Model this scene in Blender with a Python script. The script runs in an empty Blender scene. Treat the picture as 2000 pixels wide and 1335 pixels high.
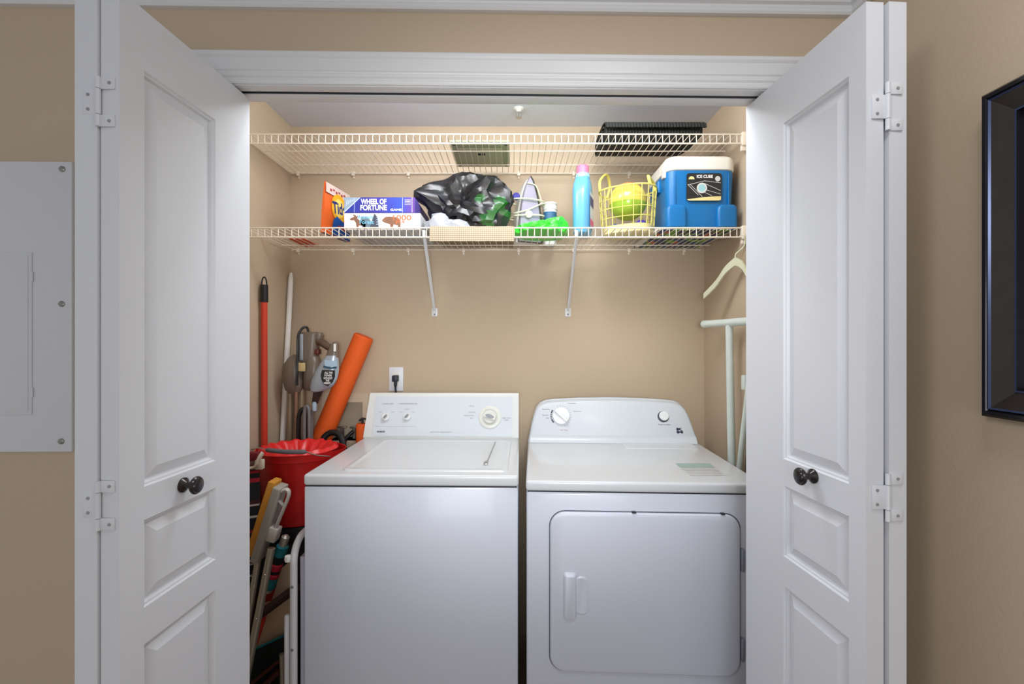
import bpy, bmesh, math, random
from mathutils import Vector, Matrix, noise

# ------------------------------------------------------------------ camera, light, exposure
SC = bpy.context.scene
COL = SC.collection
CZ = 1.40                                   # camera height
F = 900.0                                   # focal length in pixels of a 2000 px frame
cam_d = bpy.data.cameras.new('camera'); cam = bpy.data.objects.new('camera', cam_d); COL.objects.link(cam)
cam.location = (0, 0, CZ); cam.rotation_euler = (math.pi/2, 0, 0)
cam_d.sensor_width = 36.0; cam_d.lens = F/2000*36; cam_d.clip_start = 0.02
SC.camera = cam
SC.view_settings.view_transform = 'Standard'; SC.view_settings.look = 'None'
SC.view_settings.gamma = 1.0; SC.view_settings.use_curve_mapping = False
SC.view_settings.exposure = 0.0
W = bpy.data.worlds.new('world'); SC.world = W; W.use_nodes = True
W.node_tree.nodes['Background'].inputs[0].default_value = (0.93, 0.96, 1.0, 1)
W.node_tree.nodes['Background'].inputs[1].default_value = 0.49

def area_light(name, loc, target, size, power, color=(1, 1, 1), sizey=None):
    l = bpy.data.lights.new(name, 'AREA'); l.energy = power; l.color = color
    l.size = size
    if sizey: l.shape = 'RECTANGLE'; l.size_y = sizey
    o = bpy.data.objects.new(name, l); COL.objects.link(o); o.location = loc
    o.rotation_euler = (Vector(target)-Vector(loc)).to_track_quat('-Z', 'Y').to_euler()
    return o
area_light('closet_lamp', (0.0, 1.42, 2.40), (0.0, 2.10, 1.2), 1.1, 6.0, (0.95, 0.975, 1.0), 0.14)
for bx in (-0.32, 0.32):                         # two bare bulbs under the closet ceiling, just inside the header
    bl_ = bpy.data.lights.new('closet_bulb', 'POINT'); bl_.energy = 7.0; bl_.shadow_soft_size = 0.10; bl_.color = (0.93, 0.965, 1.0)
    bo_ = bpy.data.objects.new('closet_bulb', bl_); COL.objects.link(bo_); bo_.location = (bx, 1.46, 2.27)
area_light('room_ceiling_lamp', (0.42, 0.30, 2.39), (0.40, 0.45, 0.0), 0.30, 4.8, (0.97, 0.98, 1.0))
area_light('room_fill_light', (-0.05, -2.5, 1.20), (0, 2.2, 1.40), 1.6, 19, (0.94, 0.97, 1.0), 1.2)  # added soft fill from behind the camera, no known window
wl = bpy.data.lights.new('right_wall_fill_spot', 'SPOT'); wl.energy = 46; wl.spot_size = math.radians(58); wl.spot_blend = 1.0  # added unseen spot to brighten the right wall
wl.shadow_soft_size = 0.25; wl.color = (0.97, 0.98, 1.0)
wlo = bpy.data.objects.new('right_wall_fill_spot', wl); COL.objects.link(wlo); wlo.location = (-1.1, -0.55, 2.05)
wlo.rotation_euler = (Vector((0.87, 0.55, 1.35))-wlo.location).to_track_quat('-Z', 'Y').to_euler()
fl = bpy.data.lights.new('closet_fill_spot', 'SPOT'); fl.energy = 78; fl.spot_size = math.radians(62); fl.spot_blend = 1.0  # added spot by the camera, narrowed to brighten the closet's back wall
fl.shadow_soft_size = 0.15; fl.color = (0.96, 0.98, 1.0)
flo = bpy.data.objects.new('closet_fill_spot', fl); COL.objects.link(flo); flo.location = (0.03, -0.30, 1.44)
flo.rotation_euler = (Vector((0, 2.2, 1.45))-flo.location).to_track_quat('-Z', 'Y').to_euler()

# ------------------------------------------------------------------ helpers
def P(px, py, d):
    """point of the photograph at a depth d in metres in front of the camera"""
    return Vector(((px-1000)/F*d, d, CZ-(py-667.5)/F*d))
def lin(c):
    o = []
    for v in c[:3]:
        v = v/255.0
        o.append(v/12.92 if v <= 0.04045 else ((v+0.055)/1.055)**2.4)
    return (*o, 1.0)
MATS = {}
def mat(name, rgb, rough=0.5, metal=0.0, bump=None, var=None, alpha=1.0, trans=0.0, coat=0.0, spec=0.5, sss=0.0):
    if name in MATS: return MATS[name]
    m = bpy.data.materials.new(name); m.use_nodes = True
    nt = m.node_tree; b = nt.nodes['Principled BSDF']
    b.inputs['Base Color'].default_value = lin(rgb); b.inputs['Roughness'].default_value = rough
    b.inputs['Metallic'].default_value = metal; b.inputs['Alpha'].default_value = alpha
    b.inputs['Transmission Weight'].default_value = trans; b.inputs['Coat Weight'].default_value = coat
    b.inputs['Specular IOR Level'].default_value = spec
    tc = nt.nodes.new('ShaderNodeTexCoord')
    if var:                                  # (second colour, scale)
        n = nt.nodes.new('ShaderNodeTexNoise'); n.inputs['Scale'].default_value = var[1]; n.inputs['Detail'].default_value = 4
        r = nt.nodes.new('ShaderNodeMix'); r.data_type = 'RGBA'
        r.inputs['A'].default_value = lin(rgb); r.inputs['B'].default_value = lin(var[0])
        nt.links.new(tc.outputs['Object'], n.inputs['Vector']); nt.links.new(n.outputs['Fac'], r.inputs['Factor'])
        nt.links.new(r.outputs['Result'], b.inputs['Base Color'])
    if bump:                                 # (scale, strength)
        n2 = nt.nodes.new('ShaderNodeTexNoise'); n2.inputs['Scale'].default_value = bump[0]; n2.inputs['Detail'].default_value = 3
        bp = nt.nodes.new('ShaderNodeBump'); bp.inputs['Strength'].default_value = bump[1]; bp.inputs['Distance'].default_value = 0.002
        nt.links.new(tc.outputs['Object'], n2.inputs['Vector']); nt.links.new(n2.outputs['Fac'], bp.inputs['Height'])
        nt.links.new(bp.outputs['Normal'], b.inputs['Normal'])
    MATS[name] = m
    return m
def stripe_mat(name, cols, axis, scale, rough=0.8):
    """hard printed stripes along an object axis; cols = [(pos, rgb), ...] repeating every 1/scale metre"""
    m = bpy.data.materials.new(name); m.use_nodes = True; nt = m.node_tree; b = nt.nodes['Principled BSDF']
    b.inputs['Roughness'].default_value = rough
    tc = nt.nodes.new('ShaderNodeTexCoord'); sp = nt.nodes.new('ShaderNodeSeparateXYZ'); nt.links.new(tc.outputs['Object'], sp.inputs[0])
    mu = nt.nodes.new('ShaderNodeMath'); mu.operation = 'MULTIPLY'; mu.inputs[1].default_value = scale
    fr = nt.nodes.new('ShaderNodeMath'); fr.operation = 'FRACT'
    nt.links.new(sp.outputs[axis], mu.inputs[0]); nt.links.new(mu.outputs[0], fr.inputs[0])
    cr = nt.nodes.new('ShaderNodeValToRGB'); cr.color_ramp.interpolation = 'CONSTANT'
    el = cr.color_ramp.elements
    while len(el) < len(cols): el.new(0.5)
    for e, (p, c) in zip(el, cols): e.position = p; e.color = lin(c)
    nt.links.new(fr.outputs[0], cr.inputs[0]); nt.links.new(cr.outputs[0], b.inputs['Base Color'])
    return m
def weave_mat(name, c1, c2, scale):
    m = bpy.data.materials.new(name); m.use_nodes = True; nt = m.node_tree; b = nt.nodes['Principled BSDF']
    b.inputs['Roughness'].default_value = 0.85
    tc = nt.nodes.new('ShaderNodeTexCoord'); ck = nt.nodes.new('ShaderNodeTexBrick')
    ck.inputs['Scale'].default_value = scale; ck.inputs['Color1'].default_value = lin(c1); ck.inputs['Color2'].default_value = lin(c1)
    ck.inputs['Mortar'].default_value = lin(c2); ck.inputs['Mortar Size'].default_value = 0.06
    ck.inputs['Brick Width'].default_value = 0.5; ck.inputs['Row Height'].default_value = 0.5; ck.offset = 0.0
    mp = nt.nodes.new('ShaderNodeMapping'); mp.inputs['Rotation'].default_value = (math.radians(90), 0, 0)
    nt.links.new(tc.outputs['Object'], mp.inputs[0]); nt.links.new(mp.outputs[0], ck.inputs['Vector'])
    nt.links.new(ck.outputs['Color'], b.inputs['Base Color'])
    return m

class MB:
    def __init__(s): s.bm = bmesh.new(); s.mi = 0
    def vs(s, pts): return [s.bm.verts.new(p) for p in pts]
    def f(s, vs):
        try: fc = s.bm.faces.new(vs); fc.material_index = s.mi
        except ValueError: pass
    def poly(s, pts): s.f(s.vs(pts)); return s
    def add(s, bm2, M=None):
        if M is not None: bm2.transform(M)
        for fc in bm2.faces: fc.material_index = s.mi
        me = bpy.data.meshes.new('tmp'); bm2.to_mesh(me); bm2.free()
        s.bm.from_mesh(me); bpy.data.meshes.remove(me); return s
    def box(s, a, b, bev=0.0, M=None, seg=2):
        bm2 = bmesh.new(); bmesh.ops.create_cube(bm2, size=1)
        a = Vector(a); b = Vector(b); c = (a+b)/2; d = b-a
        for v in bm2.verts: v.co = Vector((v.co.x*abs(d.x), v.co.y*abs(d.y), v.co.z*abs(d.z)))+c
        if bev: bmesh.ops.bevel(bm2, geom=list(bm2.edges), offset=bev, segments=seg, affect='EDGES', profile=0.5)
        return s.add(bm2, M)
    def loft(s, rings, c0=True, c1=True, closed=True, wrap=False):
        R = [s.vs(r) for r in rings]; n = len(R[0])
        for i in range(len(R)-(0 if wrap else 1)):
            A = R[i]; B = R[(i+1) % len(R)]
            for j in range(n if closed else n-1):
                s.f([A[j], A[(j+1) % n], B[(j+1) % n], B[j]])
        if c0 and not wrap: s.f(list(reversed(R[0])))
        if c1 and not wrap: s.f(R[-1])
        return s
    def tube(s, pts, r, n=8, closed=False, cap=True, flat=1.0):
        pts = [Vector(p) for p in pts]; k = len(pts)
        T = []
        for i in range(k):
            if closed: t = pts[(i+1) % k]-pts[(i-1) % k]
            else: t = pts[min(i+1, k-1)]-pts[max(i-1, 0)]
            T.append(t.normalized())
        u = T[0].orthogonal().normalized()
        if abs(T[0].z) < 0.95: u = (Vector((0, 0, 1))-T[0]*T[0].z).normalized()
        rings = []
        for i in range(k):
            u = (u-T[i]*u.dot(T[i])).normalized(); w = T[i].cross(u)
            rr = r[i] if isinstance(r, (list, tuple)) else r
            rings.append([pts[i]+u*(rr*math.cos(2*math.pi*j/n))+w*(rr*flat*math.sin(2*math.pi*j/n)) for j in range(n)])
        return s.loft(rings, cap, cap, True, closed)
    def lathe(s, prof, M=None, n=32, cap=True):
        rings = [[Vector((r*math.cos(2*math.pi*j/n), r*math.sin(2*math.pi*j/n), z)) for j in range(n)] for r, z in prof]
        if M is not None: rings = [[M @ p for p in r] for r in rings]
        return s.loft(rings, cap, cap)
    def prism(s, out, M, t):
        """2-D outline in the frame M, from z=0 to z=t"""
        return s.loft([[M @ Vector((x, y, 0)) for x, y in out], [M @ Vector((x, y, t)) for x, y in out]])
    def plate(s, out, M, z=0.0): return s.poly([M @ Vector((x, y, z)) for x, y in out])
    def text(s, body, M, w, h, bold=0.0):
        cu = bpy.data.curves.new('lettering', 'FONT'); cu.body = body; cu.offset = bold; cu.extrude = 0.0
        ob = bpy.data.objects.new('lettering', cu); COL.objects.link(ob)
        me = bpy.data.meshes.new_from_object(ob.evaluated_get(bpy.context.evaluated_depsgraph_get()))
        bpy.data.objects.remove(ob); bpy.data.curves.remove(cu)
        xs = [v.co.x for v in me.vertices]; ys = [v.co.y for v in me.vertices]
        if xs:
            x0, x1, y0, y1 = min(xs), max(xs), min(ys), max(ys)
            for v in me.vertices:
                v.co = M @ Vector(((v.co.x-(x0+x1)/2)/(x1-x0)*w, (v.co.y-(y0+y1)/2)/(y1-y0)*h, 0.0))
            k = len(s.bm.faces); s.bm.from_mesh(me); s.bm.faces.ensure_lookup_table()
            for fc in s.bm.faces[k:]: fc.material_index = s.mi
        bpy.data.meshes.remove(me); return s
def wmat(o):
    M = o.matrix_basis.copy()
    while o.parent: o = o.parent; M = o.matrix_basis @ M
    return M
def obj(name, mb, mats, parent=None, loc=None, angle=35, label=None, kind=None):
    if not isinstance(mats, (list, tuple)): mats = [mats]
    bm = mb.bm; bmesh.ops.recalc_face_normals(bm, faces=bm.faces)
    if parent is not None: bm.transform(wmat(parent).inverted())
    elif loc is not None: bm.transform(Matrix.Translation(-Vector(loc)))
    me = bpy.data.meshes.new(name); bm.to_mesh(me); bm.free()
    for m in mats: me.materials.append(m)
    for p in me.polygons: p.use_smooth = True
    me.set_sharp_from_angle(angle=math.radians(angle))
    o = bpy.data.objects.new(name, me); COL.objects.link(o)
    if parent is not None: o.parent = parent
    elif loc is not None: o.location = loc
    if label: o['label'] = label
    if kind: o['kind'] = kind
    return o
def tag(o, label, cat, group=None, kind=None):
    o['label'] = label; o['category'] = cat
    if group: o['group'] = group
    if kind: o['kind'] = kind
    return o
def thing(name, label, cat, loc=(0, 0, 0), rz=0.0, group=None, kind=None):
    o = bpy.data.objects.new(name, None); COL.objects.link(o); o.empty_display_size = 0.05
    o.location = loc; o.rotation_euler = (0, 0, rz)
    return tag(o, label, cat, group, kind)
def dup(root, off, label=None):
    """copy of a thing with copies of its parts and sub-parts"""
    r = root.copy(); COL.objects.link(r); r.location = root.location+Vector(off)
    if label: r['label'] = label
    for ch in list(root.children):
        c = ch.copy(); COL.objects.link(c); c.parent = r
        for g in ch.children:
            d = g.copy(); COL.objects.link(d); d.parent = c
    return r
def frame(o, ax, ay):
    ax = Vector(ax).normalized(); ay = Vector(ay); ay = (ay-ax*ay.dot(ax)).normalized(); az = ax.cross(ay)
    M = Matrix.Identity(4)
    for i in range(3): M[i][0] = ax[i]; M[i][1] = ay[i]; M[i][2] = az[i]; M[i][3] = o[i]
    return M
def rrect(x0, y0, x1, y1, r, n=6):
    out = []
    for cx, cy, a in ((x1-r, y0+r, -90), (x1-r, y1-r, 0), (x0+r, y1-r, 90), (x0+r, y0+r, 180)):
        for k in range(n+1):
            t = math.radians(a+90*k/n); out.append((cx+r*math.cos(t), cy+r*math.sin(t)))
    return out
def circ(cx, cy, r, n=24, a0=0, a1=360): return [(cx+r*math.cos(math.radians(a0+(a1-a0)*k/n)), cy+r*math.sin(math.radians(a0+(a1-a0)*k/n))) for k in range(n if a1-a0 == 360 else n+1)]
def arc_pts(c, r, a0, a1, n, ax, ay):
    ax = Vector(ax); ay = Vector(ay); c = Vector(c)
    return [c+ax*(r*math.cos(math.radians(a0+(a1-a0)*k/n)))+ay*(r*math.sin(math.radians(a0+(a1-a0)*k/n))) for k in range(n+1)]
def smooth(pts, k=6):
    """Catmull-Rom through the points"""
    pts = [Vector(p) for p in pts]; out = []
    for i in range(len(pts)-1):
        p0 = pts[max(i-1, 0)]; p1 = pts[i]; p2 = pts[i+1]; p3 = pts[min(i+2, len(pts)-1)]
        for j in range(k):
            t = j/k
            out.append(0.5*((2*p1)+(p2-p0)*t+(2*p0-5*p1+4*p2-p3)*t*t+(3*p1-p0-3*p2+p3)*t**3))
    out.append(pts[-1]); return out
def ell(c, ax, ay, rx, ry, n=24, p=2.0):
    out = []; ax = Vector(ax); ay = Vector(ay); c = Vector(c)
    for j in range(n):
        t = 2*math.pi*j/n; a, b = math.cos(t), math.sin(t)
        out.append(c+ax*(rx*math.copysign(abs(a)**(2/p), a))+ay*(ry*math.copysign(abs(b)**(2/p), b)))
    return out
def blob(mb, c, sil, ry, seed, freq=9.0, amp=0.2, sub=3, zmin=None, facet=0.10):
    """crumpled film: a lump with a given outline in the X-Z plane (list of (angle, radius)), pulled into broad creased folds"""
    bm2 = bmesh.new(); bmesh.ops.create_icosphere(bm2, subdivisions=sub, radius=1)
    c = Vector(c); so = Vector((seed*3.1, seed*1.7, seed*0.9)); rnd = random.Random(seed)
    sil = sorted(sil)
    def R(t):
        for i in range(len(sil)):
            a0, r0 = sil[i-1]; a1, r1 = sil[i]
            if i == 0: a0 -= 2*math.pi
            if a0 <= t <= a1: return r0+(r1-r0)*(t-a0)/max(a1-a0, 1e-6)
        a0, r0 = sil[-1]; a1, r1 = sil[0]; a1 += 2*math.pi
        return r0+(r1-r0)*(t-a0)/max(a1-a0, 1e-6)
    def shape(v, jit):
        x, y, z = v.co.normalized(); h = min(1, math.hypot(x, z)); w = 1-0.85*h**5
        r = R(math.atan2(z, x)); p = Vector((x*r, y*ry, z*r)); q = p*freq+so
        n1 = abs(noise.noise(q)); n2 = noise.noise(q*0.55+Vector((7, 3, 1)))
        return p*(1+w*(amp*(0.35-1.6*n1)+amp*0.7*n2)+jit*w)
    for v in bm2.verts: v.co = shape(v, rnd.uniform(-facet, facet))
    bmesh.ops.subdivide_edges(bm2, edges=list(bm2.edges), cuts=1, use_grid_fill=True)
    for v in bm2.verts:
        v.co += Vector((rnd.uniform(-1, 1), rnd.uniform(-1, 1), rnd.uniform(-1, 1)))*0.0012
        v.co = c+v.co
        if zmin is not None and v.co.z < zmin: v.co.z = zmin+0.0005*rnd.random()
    mb.add(bm2); return mb

# ------------------------------------------------------------------ materials
M_wall = mat('tan_wall_paint', (196, 177, 152), 0.75, bump=(160, 0.25))
M_white = mat('white_trim_paint', (224, 224, 225), 0.38)
M_door = mat('white_door_paint', (220, 222, 227), 0.42, bump=(90, 0.05))
M_ceil = mat('white_ceiling_texture', (216, 222, 236), 0.9, bump=(120, 0.5))
M_floor = mat('beige_floor_tile', (160, 140, 118), 0.5, var=((140, 120, 98), 6))
M_enam = mat('white_enamel_cool_light', (214, 219, 232), 0.22, coat=0.25)  # appliance enamel, cool light on the fronts put into its colour
M_enam2 = mat('white_enamel_top_light', (212, 215, 218), 0.26, coat=0.2)  # same enamel, more neutral light on the tops put into its colour
M_cons = mat('white_console_plastic', (206, 212, 218), 0.28)
M_dark = mat('dark_gap', (38, 40, 44), 0.7)
M_grey = mat('grey_print', (120, 124, 130), 0.6)
M_ink = mat('black_print', (30, 32, 40), 0.6)
M_wire = mat('white_wire_coating', (238, 228, 212), 0.4)
M_steel = mat('brushed_steel', (180, 180, 178), 0.32, 0.9)
M_alum = mat('aluminium_tube', (196, 190, 178), 0.38, 0.7)
M_red = mat('red_plastic', (188, 24, 24), 0.35)
M_orange = mat('orange_foam', (236, 96, 24), 0.75, bump=(300, 0.3))
M_blackp = mat('black_plastic', (26, 27, 30), 0.4)
M_whitep = mat('white_plastic', (236, 236, 232), 0.4)
M_bronze = mat('oil_rubbed_bronze', (70, 66, 66), 0.24, 0.85)

# ------------------------------------------------------------------ the setting
XL, XR, YB, ZC = -1.056, 0.917, 2.20, 2.428      # closet walls, ceiling
RW = 0.872                                        # room's right wall
YAW = 0.0185
FW = Matrix.Translation((0, 1.16, 0)) @ Matrix.Rotation(YAW, 4, 'Z')   # front wall frame: x along it, y into the closet
def fw(x, y, z): return FW @ Vector((x, y, z))
def struct(name, mb, m, label, cat, angle=35): return tag(obj(name, mb, m, angle=angle), label, cat, None, 'structure')
struct('floor', MB().box((-2.3, -3.0, -0.06), (1.1, 2.32, 0)), M_floor, 'beige tile floor under the appliances', 'floor')
struct('ceiling', MB().box((-2.3, -3.0, ZC), (1.1, 2.32, ZC+0.06)), M_ceil, 'white textured ceiling above the closet and room', 'ceiling')
HX0, HX1, HZ0, HZ1 = -0.872, -0.711, 0.93, 1.113  # recess of the laundry outlet box
b = MB()
for a, c in (((XL-0.1, YB, 0), (HX0, YB+0.1, ZC)), ((HX1, YB, 0), (XR+0.1, YB+0.1, ZC)), ((HX0, YB, 0), (HX1, YB+0.1, HZ0)), ((HX0, YB, HZ1), (HX1, YB+0.1, ZC))): b.box(a, c)
struct('wall_back', b, M_wall, 'tan back wall of the laundry closet', 'wall')
struct('wall_left', MB().box((XL-0.1, 1.20, 0), (XL, YB, ZC)), M_wall, 'tan left side wall inside the closet', 'wall')
struct('wall_closet_right', MB().box((XR, 1.265, 0), (XR+0.1, YB, ZC)), M_wall, 'tan right side wall inside the closet', 'wall')
struct('wall_right', MB().box((RW, -3.0, 0), (RW+0.1, 1.17, ZC)), M_wall, 'tan room wall on the right carrying the dark picture frame', 'wall')
OX0, OX1, OZ = -0.803, 0.763, 2.0555                # rough opening
b = MB()
b.box((-2.25, 0, 0), (OX0, 0.075, ZC), M=FW); b.box((OX1, 0, 0), (1.0, 0.075, ZC), M=FW); b.box((OX0, 0, OZ), (OX1, 0.075, ZC), M=FW)
struct('wall_front', b, M_wall, 'tan front wall around the closet opening', 'wall')
# jamb with the bifold track
b = MB()
b.box((OX0, -0.002, 0), (OX0+0.018, 0.077, OZ), M=FW); b.box((OX1-0.018, -0.002, 0), (OX1, 0.077, OZ), M=FW)
b.box((OX0, -0.002, OZ-0.018), (OX1, 0.026, OZ), 0.001, M=FW); b.box((OX0, 0.040, OZ-0.018), (OX1, 0.077, OZ), 0.001, M=FW)
struct('trim_1', b, M_white, 'white jamb lining the closet opening', 'door jamb')
b = MB(); b.box((OX0+0.018, 0.026, OZ-0.010), (OX1-0.018, 0.040, OZ-0.004), M=FW)
b.box((OX0+0.018, 0.0255, OZ-0.016), (OX1-0.018, 0.0275, OZ-0.004), M=FW); b.box((OX0+0.018, 0.0385, OZ-0.016), (OX1-0.018, 0.0405, OZ-0.004), M=FW)
struct('trim_2', b, mat('track_steel', (104, 106, 110), 0.5, 0.5), 'grey steel door track under the closet header', 'door track')
# casing with a moulded profile: (height above inner edge, projection)
prof = [(0, 0), (0, 0.007), (0.003, 0.009), (0.008, 0.010), (0.011, 0.007), (0.014, 0.007), (0.018, 0.011), (0.023, 0.0115), (0.026, 0.009), (0.029, 0.010), (0.032, 0.013),
        (0.060, 0.0145), (0.0625, 0.017), (0.066, 0.019), (0.073, 0.019), (0.076, 0.017), (0.076, 0)]
b = MB(); zi = 2.040; xi0, xi1 = OX0+0.013, OX1-0.013
b.loft([[fw(xi0-h, -p, zi+h) for h, p in prof], [fw(xi1+h, -p, zi+h) for h, p in prof]])
b.loft([[fw(xi0-h, -p, 0) for h, p in prof], [fw(xi0-h, -p, zi+h) for h, p in prof]])
b.loft([[fw(xi1+h, -p, 0) for h, p in prof], [fw(xi1+h, -p, zi+h) for h, p in prof]])
struct('trim_3', b, M_white, 'white moulded casing around the closet opening', 'door casing', 20)
crown = [(0, 2.226), (0.012, 2.226), (0.016, 2.231), (0.016, 2.238), (0.012, 2.243), (0.014, 2.248), (0.022, 2.251), (0.026, 2.258), (0.028, 2.272), (0.036, 2.296), (0.052, 2.325), (0.074, 2.352),
         (0.100, 2.372), (0.118, 2.380), (0.122, 2.392), (0.132, 2.396), (0.134, ZC), (0, ZC)]
b = MB(); rx = RW-0.001
xr_local = lambda p: (rx-p)
b.loft([[fw(-2.2, -p, z) for p, z in crown], [Vector((rx-p, fw(rx-p, -p, z).y, z)) for p, z in crown]])
struct('trim_4', b, M_white, 'white crown moulding above the closet opening', 'crown moulding', 25)
b = MB(); b.loft([[Vector((rx-p, fw(rx-p, -p, z).y, z)) for p, z in crown], [Vector((rx-p, -2.9, z)) for p, z in crown]])
struct('trim_5', b, M_white, 'white crown moulding along the right wall', 'crown moulding', 25)

# ------------------------------------------------------------------ bifold doors
DZ0, DZ1 = 0.012, 2.030
PAN = [(0.20, 0.826), (0.896, 1.062), (1.125, 1.915)]
RINGS = [(0, 0), (0.003, 0.004), (0.006, 0.0045), (0.009, 0.0105), (0.012, 0.011), (0.033, 0.003)]
def leaf(M, w, t, u0, u1):
    """slab in frame M: x along the width, y up, face at z=0 looking along +z, body behind it"""
    b = MB(); us = [0, u0, u1, w]; zs = [DZ0]+[v for p in PAN for v in p]+[DZ1]
    V = lambda u, z, d=0: M @ Vector((u, z, -d))
    for i in range(3):
        for j in range(len(zs)-1):
            if i == 1 and j % 2 == 1:
                rr = [[V(u0+k, zs[j]+k, d), V(u1-k, zs[j]+k, d), V(u1-k, zs[j+1]-k, d), V(u0+k, zs[j+1]-k, d)] for k, d in RINGS]
                for a, c in zip([(us[i], zs[j])], [0]): pass
                b.loft(rr, False, True)
            else:
                b.poly([V(us[i], zs[j]), V(us[i+1], zs[j]), V(us[i+1], zs[j+1]), V(us[i], zs[j+1])])
    for A, B in (((0, DZ0), (w, DZ0)), ((w, DZ0), (w, DZ1)), ((w, DZ1), (0, DZ1)), ((0, DZ1), (0, DZ0))):
        b.poly([V(*A), V(*B), V(*B, t), V(*A, t)])
    b.poly([V(0, DZ0, t), V(w, DZ0, t), V(w, DZ1, t), V(0, DZ1, t)])
    bmesh.ops.remove_doubles(b.bm, verts=b.bm.verts, dist=1e-5)
    return b
def hinge(parent, x, y, z, sgn, base, ruined=False):
    """butt hinge facing the camera, knuckle at x; the single plate on the outer leaf, the two-lug plate on the inner leaf (or the reverse)"""
    b = MB()
    out = 0.028
    wide = (0.0, 0.052); lug = [(-0.024, -0.0), (0.052, 0.076)]
    h0, h1 = z-0.044, z+0.044
    single, double = (-sgn, sgn) if base == 'outer' else (sgn, -sgn)
    def plate(sd, a, c): b.box((min(x, x+sd*out), y-0.0022, a), (max(x, x+sd*out), y+0.0005, c), 0.0006)
    plate(single, z-0.022, z+0.022)
    plate(double, h0, z-0.023); plate(double, z+0.023, h1)
    for a, c in ((h0, z-0.0235), (z-0.0225, z+0.0225), (z+0.0235, h1)):
        b.tube([(x, y-0.003, a), (x, y-0.003, c)], 0.0042, 10)
    hg = obj('hinge', b, M_door, parent)
    s = MB()
    for sd, zz in ((single, z+0.013), (single, z-0.013), (double, z+0.034), (double, z-0.034)):
        s.lathe([(0.0, 0.0012), (0.0026, 0.0010), (0.0030, 0)], frame((x+sd*0.019, y-0.0024, zz), (1, 0, 0), (0, 0, 1)), 12)
    obj('screws', s, mat('painted_screw', (158, 158, 158), 0.4, 0.3), hg)
def knob(parent, M):
    b = MB(); b.lathe([(0.0155, 0), (0.0155, 0.003), (0.012, 0.006), (0.0075, 0.010), (0.0065, 0.018), (0.008, 0.022), (0.0165, 0.025), (0.0185, 0.028), (0.0185, 0.031),
                       (0.0165, 0.0335), (0.0140, 0.0335), (0.0132, 0.0355), (0.0095, 0.0375), (0.004, 0.0385), (0.0, 0.0387)], M, 32, False)
    k = obj('knob', b, M_bronze, parent, label='dark bronze round knob')
# left pair
d1 = thing('door_1', 'white panelled bifold door pair folded open at the left of the closet', 'door', (-0.74, 1.0, 0), kind='structure')
nL, fL = Vector((-0.701, 0.823, 0)), Vector((-0.681, 1.196, 0))
axL = (fL-nL).normalized(); wL = (fL-nL).length
ML = frame(nL, axL, (0, 0, 1))
if ML.to_3x3()[0][2] < 0: ML = ML   # face normal towards +X
nrmL = ML.to_3x3() @ Vector((0, 0, 1))
obj('folding_leaf', leaf(ML, wL, 0.035, 0.0515, 0.247), M_door, d1, angle=20)
n2 = Vector((-0.738, 0.825, 0)); f2 = Vector((-0.718, 1.196, 0))
n2o = Vector((-0.781, 0.823, 0)); f2o = Vector((-0.757, 1.196, 0))
M2 = frame(f2o, n2o-f2o, (0, 0, 1))
obj('folding_leaf', leaf(M2, (n2o-f2o).length, 0.0425, wL-0.247, wL-0.0515), M_door, d1, angle=20)
kp = nL+axL*0.148
knob(d1, frame(kp+Vector((0, 0, CZ-0.301)), axL, (0, 0, 1)))
hx = -0.7365
hinge(d1, hx, 0.823, P(0, 198, 0.82).z, 1, 'outer'); hinge(d1, hx, 0.823, P(0, 987, 0.82).z, 1, 'outer'); hinge(d1, hx, 0.823, 0.30, 1, 'outer')
# right pair
d2 = thing('door_2', 'white panelled bifold door pair folded open at the right of the closet', 'door', (0.69, 1.04, 0), kind='structure')
nR, fR = Vector((0.6555, 0.853, 0)), Vector((0.630, 1.240, 0))
axR = (nR-fR).normalized(); wR = (fR-nR).length
MR = frame(fR, axR, (0, 0, 1))
obj('folding_leaf', leaf(MR, wR, 0.034, wR-0.235, wR-0.040), M_door, d2, angle=20)
n2o = Vector((0.7320, 0.855, 0)); f2o = Vector((0.705, 1.238, 0))
M2 = frame(n2o, f2o-n2o, (0, 0, 1))
obj('folding_leaf', leaf(M2, wR, 0.0345, 0.040, 0.235), M_door, d2, angle=20)
kq = fR+axR*(wR-0.136)
knob(d2, frame(kq+Vector((0, 0, CZ-0.2875)), axR, (0, 0, 1)))
hx = 0.6935
hinge(d2, hx, 0.853, P(0, 209, 0.853).z, -1, 'inner'); hinge(d2, hx, 0.853, P(0, 970, 0.853).z, -1, 'inner'); hinge(d2, hx, 0.853, 0.30, -1, 'inner')

# ------------------------------------------------------------------ breaker panel on the front wall
xw = lambda px, py, off=0.0: P(px, py, 1.16-off-0.0185*1.17)
t = thing('breaker_panel', 'white breaker panel cover on the tan wall left of the closet', 'electrical panel', fw(-1.27, 0, 1.13))
pr = xw(137, 314, 0.012); pb = xw(136, 883, 0.012)
x1 = pr.x; z1 = pr.z; z0 = pb.z; x0 = x1-0.40
m_pan = mat('panel_grey_white_enamel', (218, 219, 222), 0.4, bump=(200, 0.1))
b = MB(); b.box((x0, -0.010, z0), (x1, 0.0, z1), 0.003, M=FW); obj('cover', b, m_pan, t)
q0 = xw(62, 492, 0.012); q1 = xw(62, 810, 0.012)
b = MB(); b.box((x0+0.09, -0.0125, q1.z), (q0.x, -0.009, q0.z), 0.0012, M=FW); b.box((x0+0.098, -0.0138, q1.z+0.008), (q0.x-0.008, -0.011, q0.z-0.008), 0.001, M=FW); dr = obj('access_door', b, m_pan, t)
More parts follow.
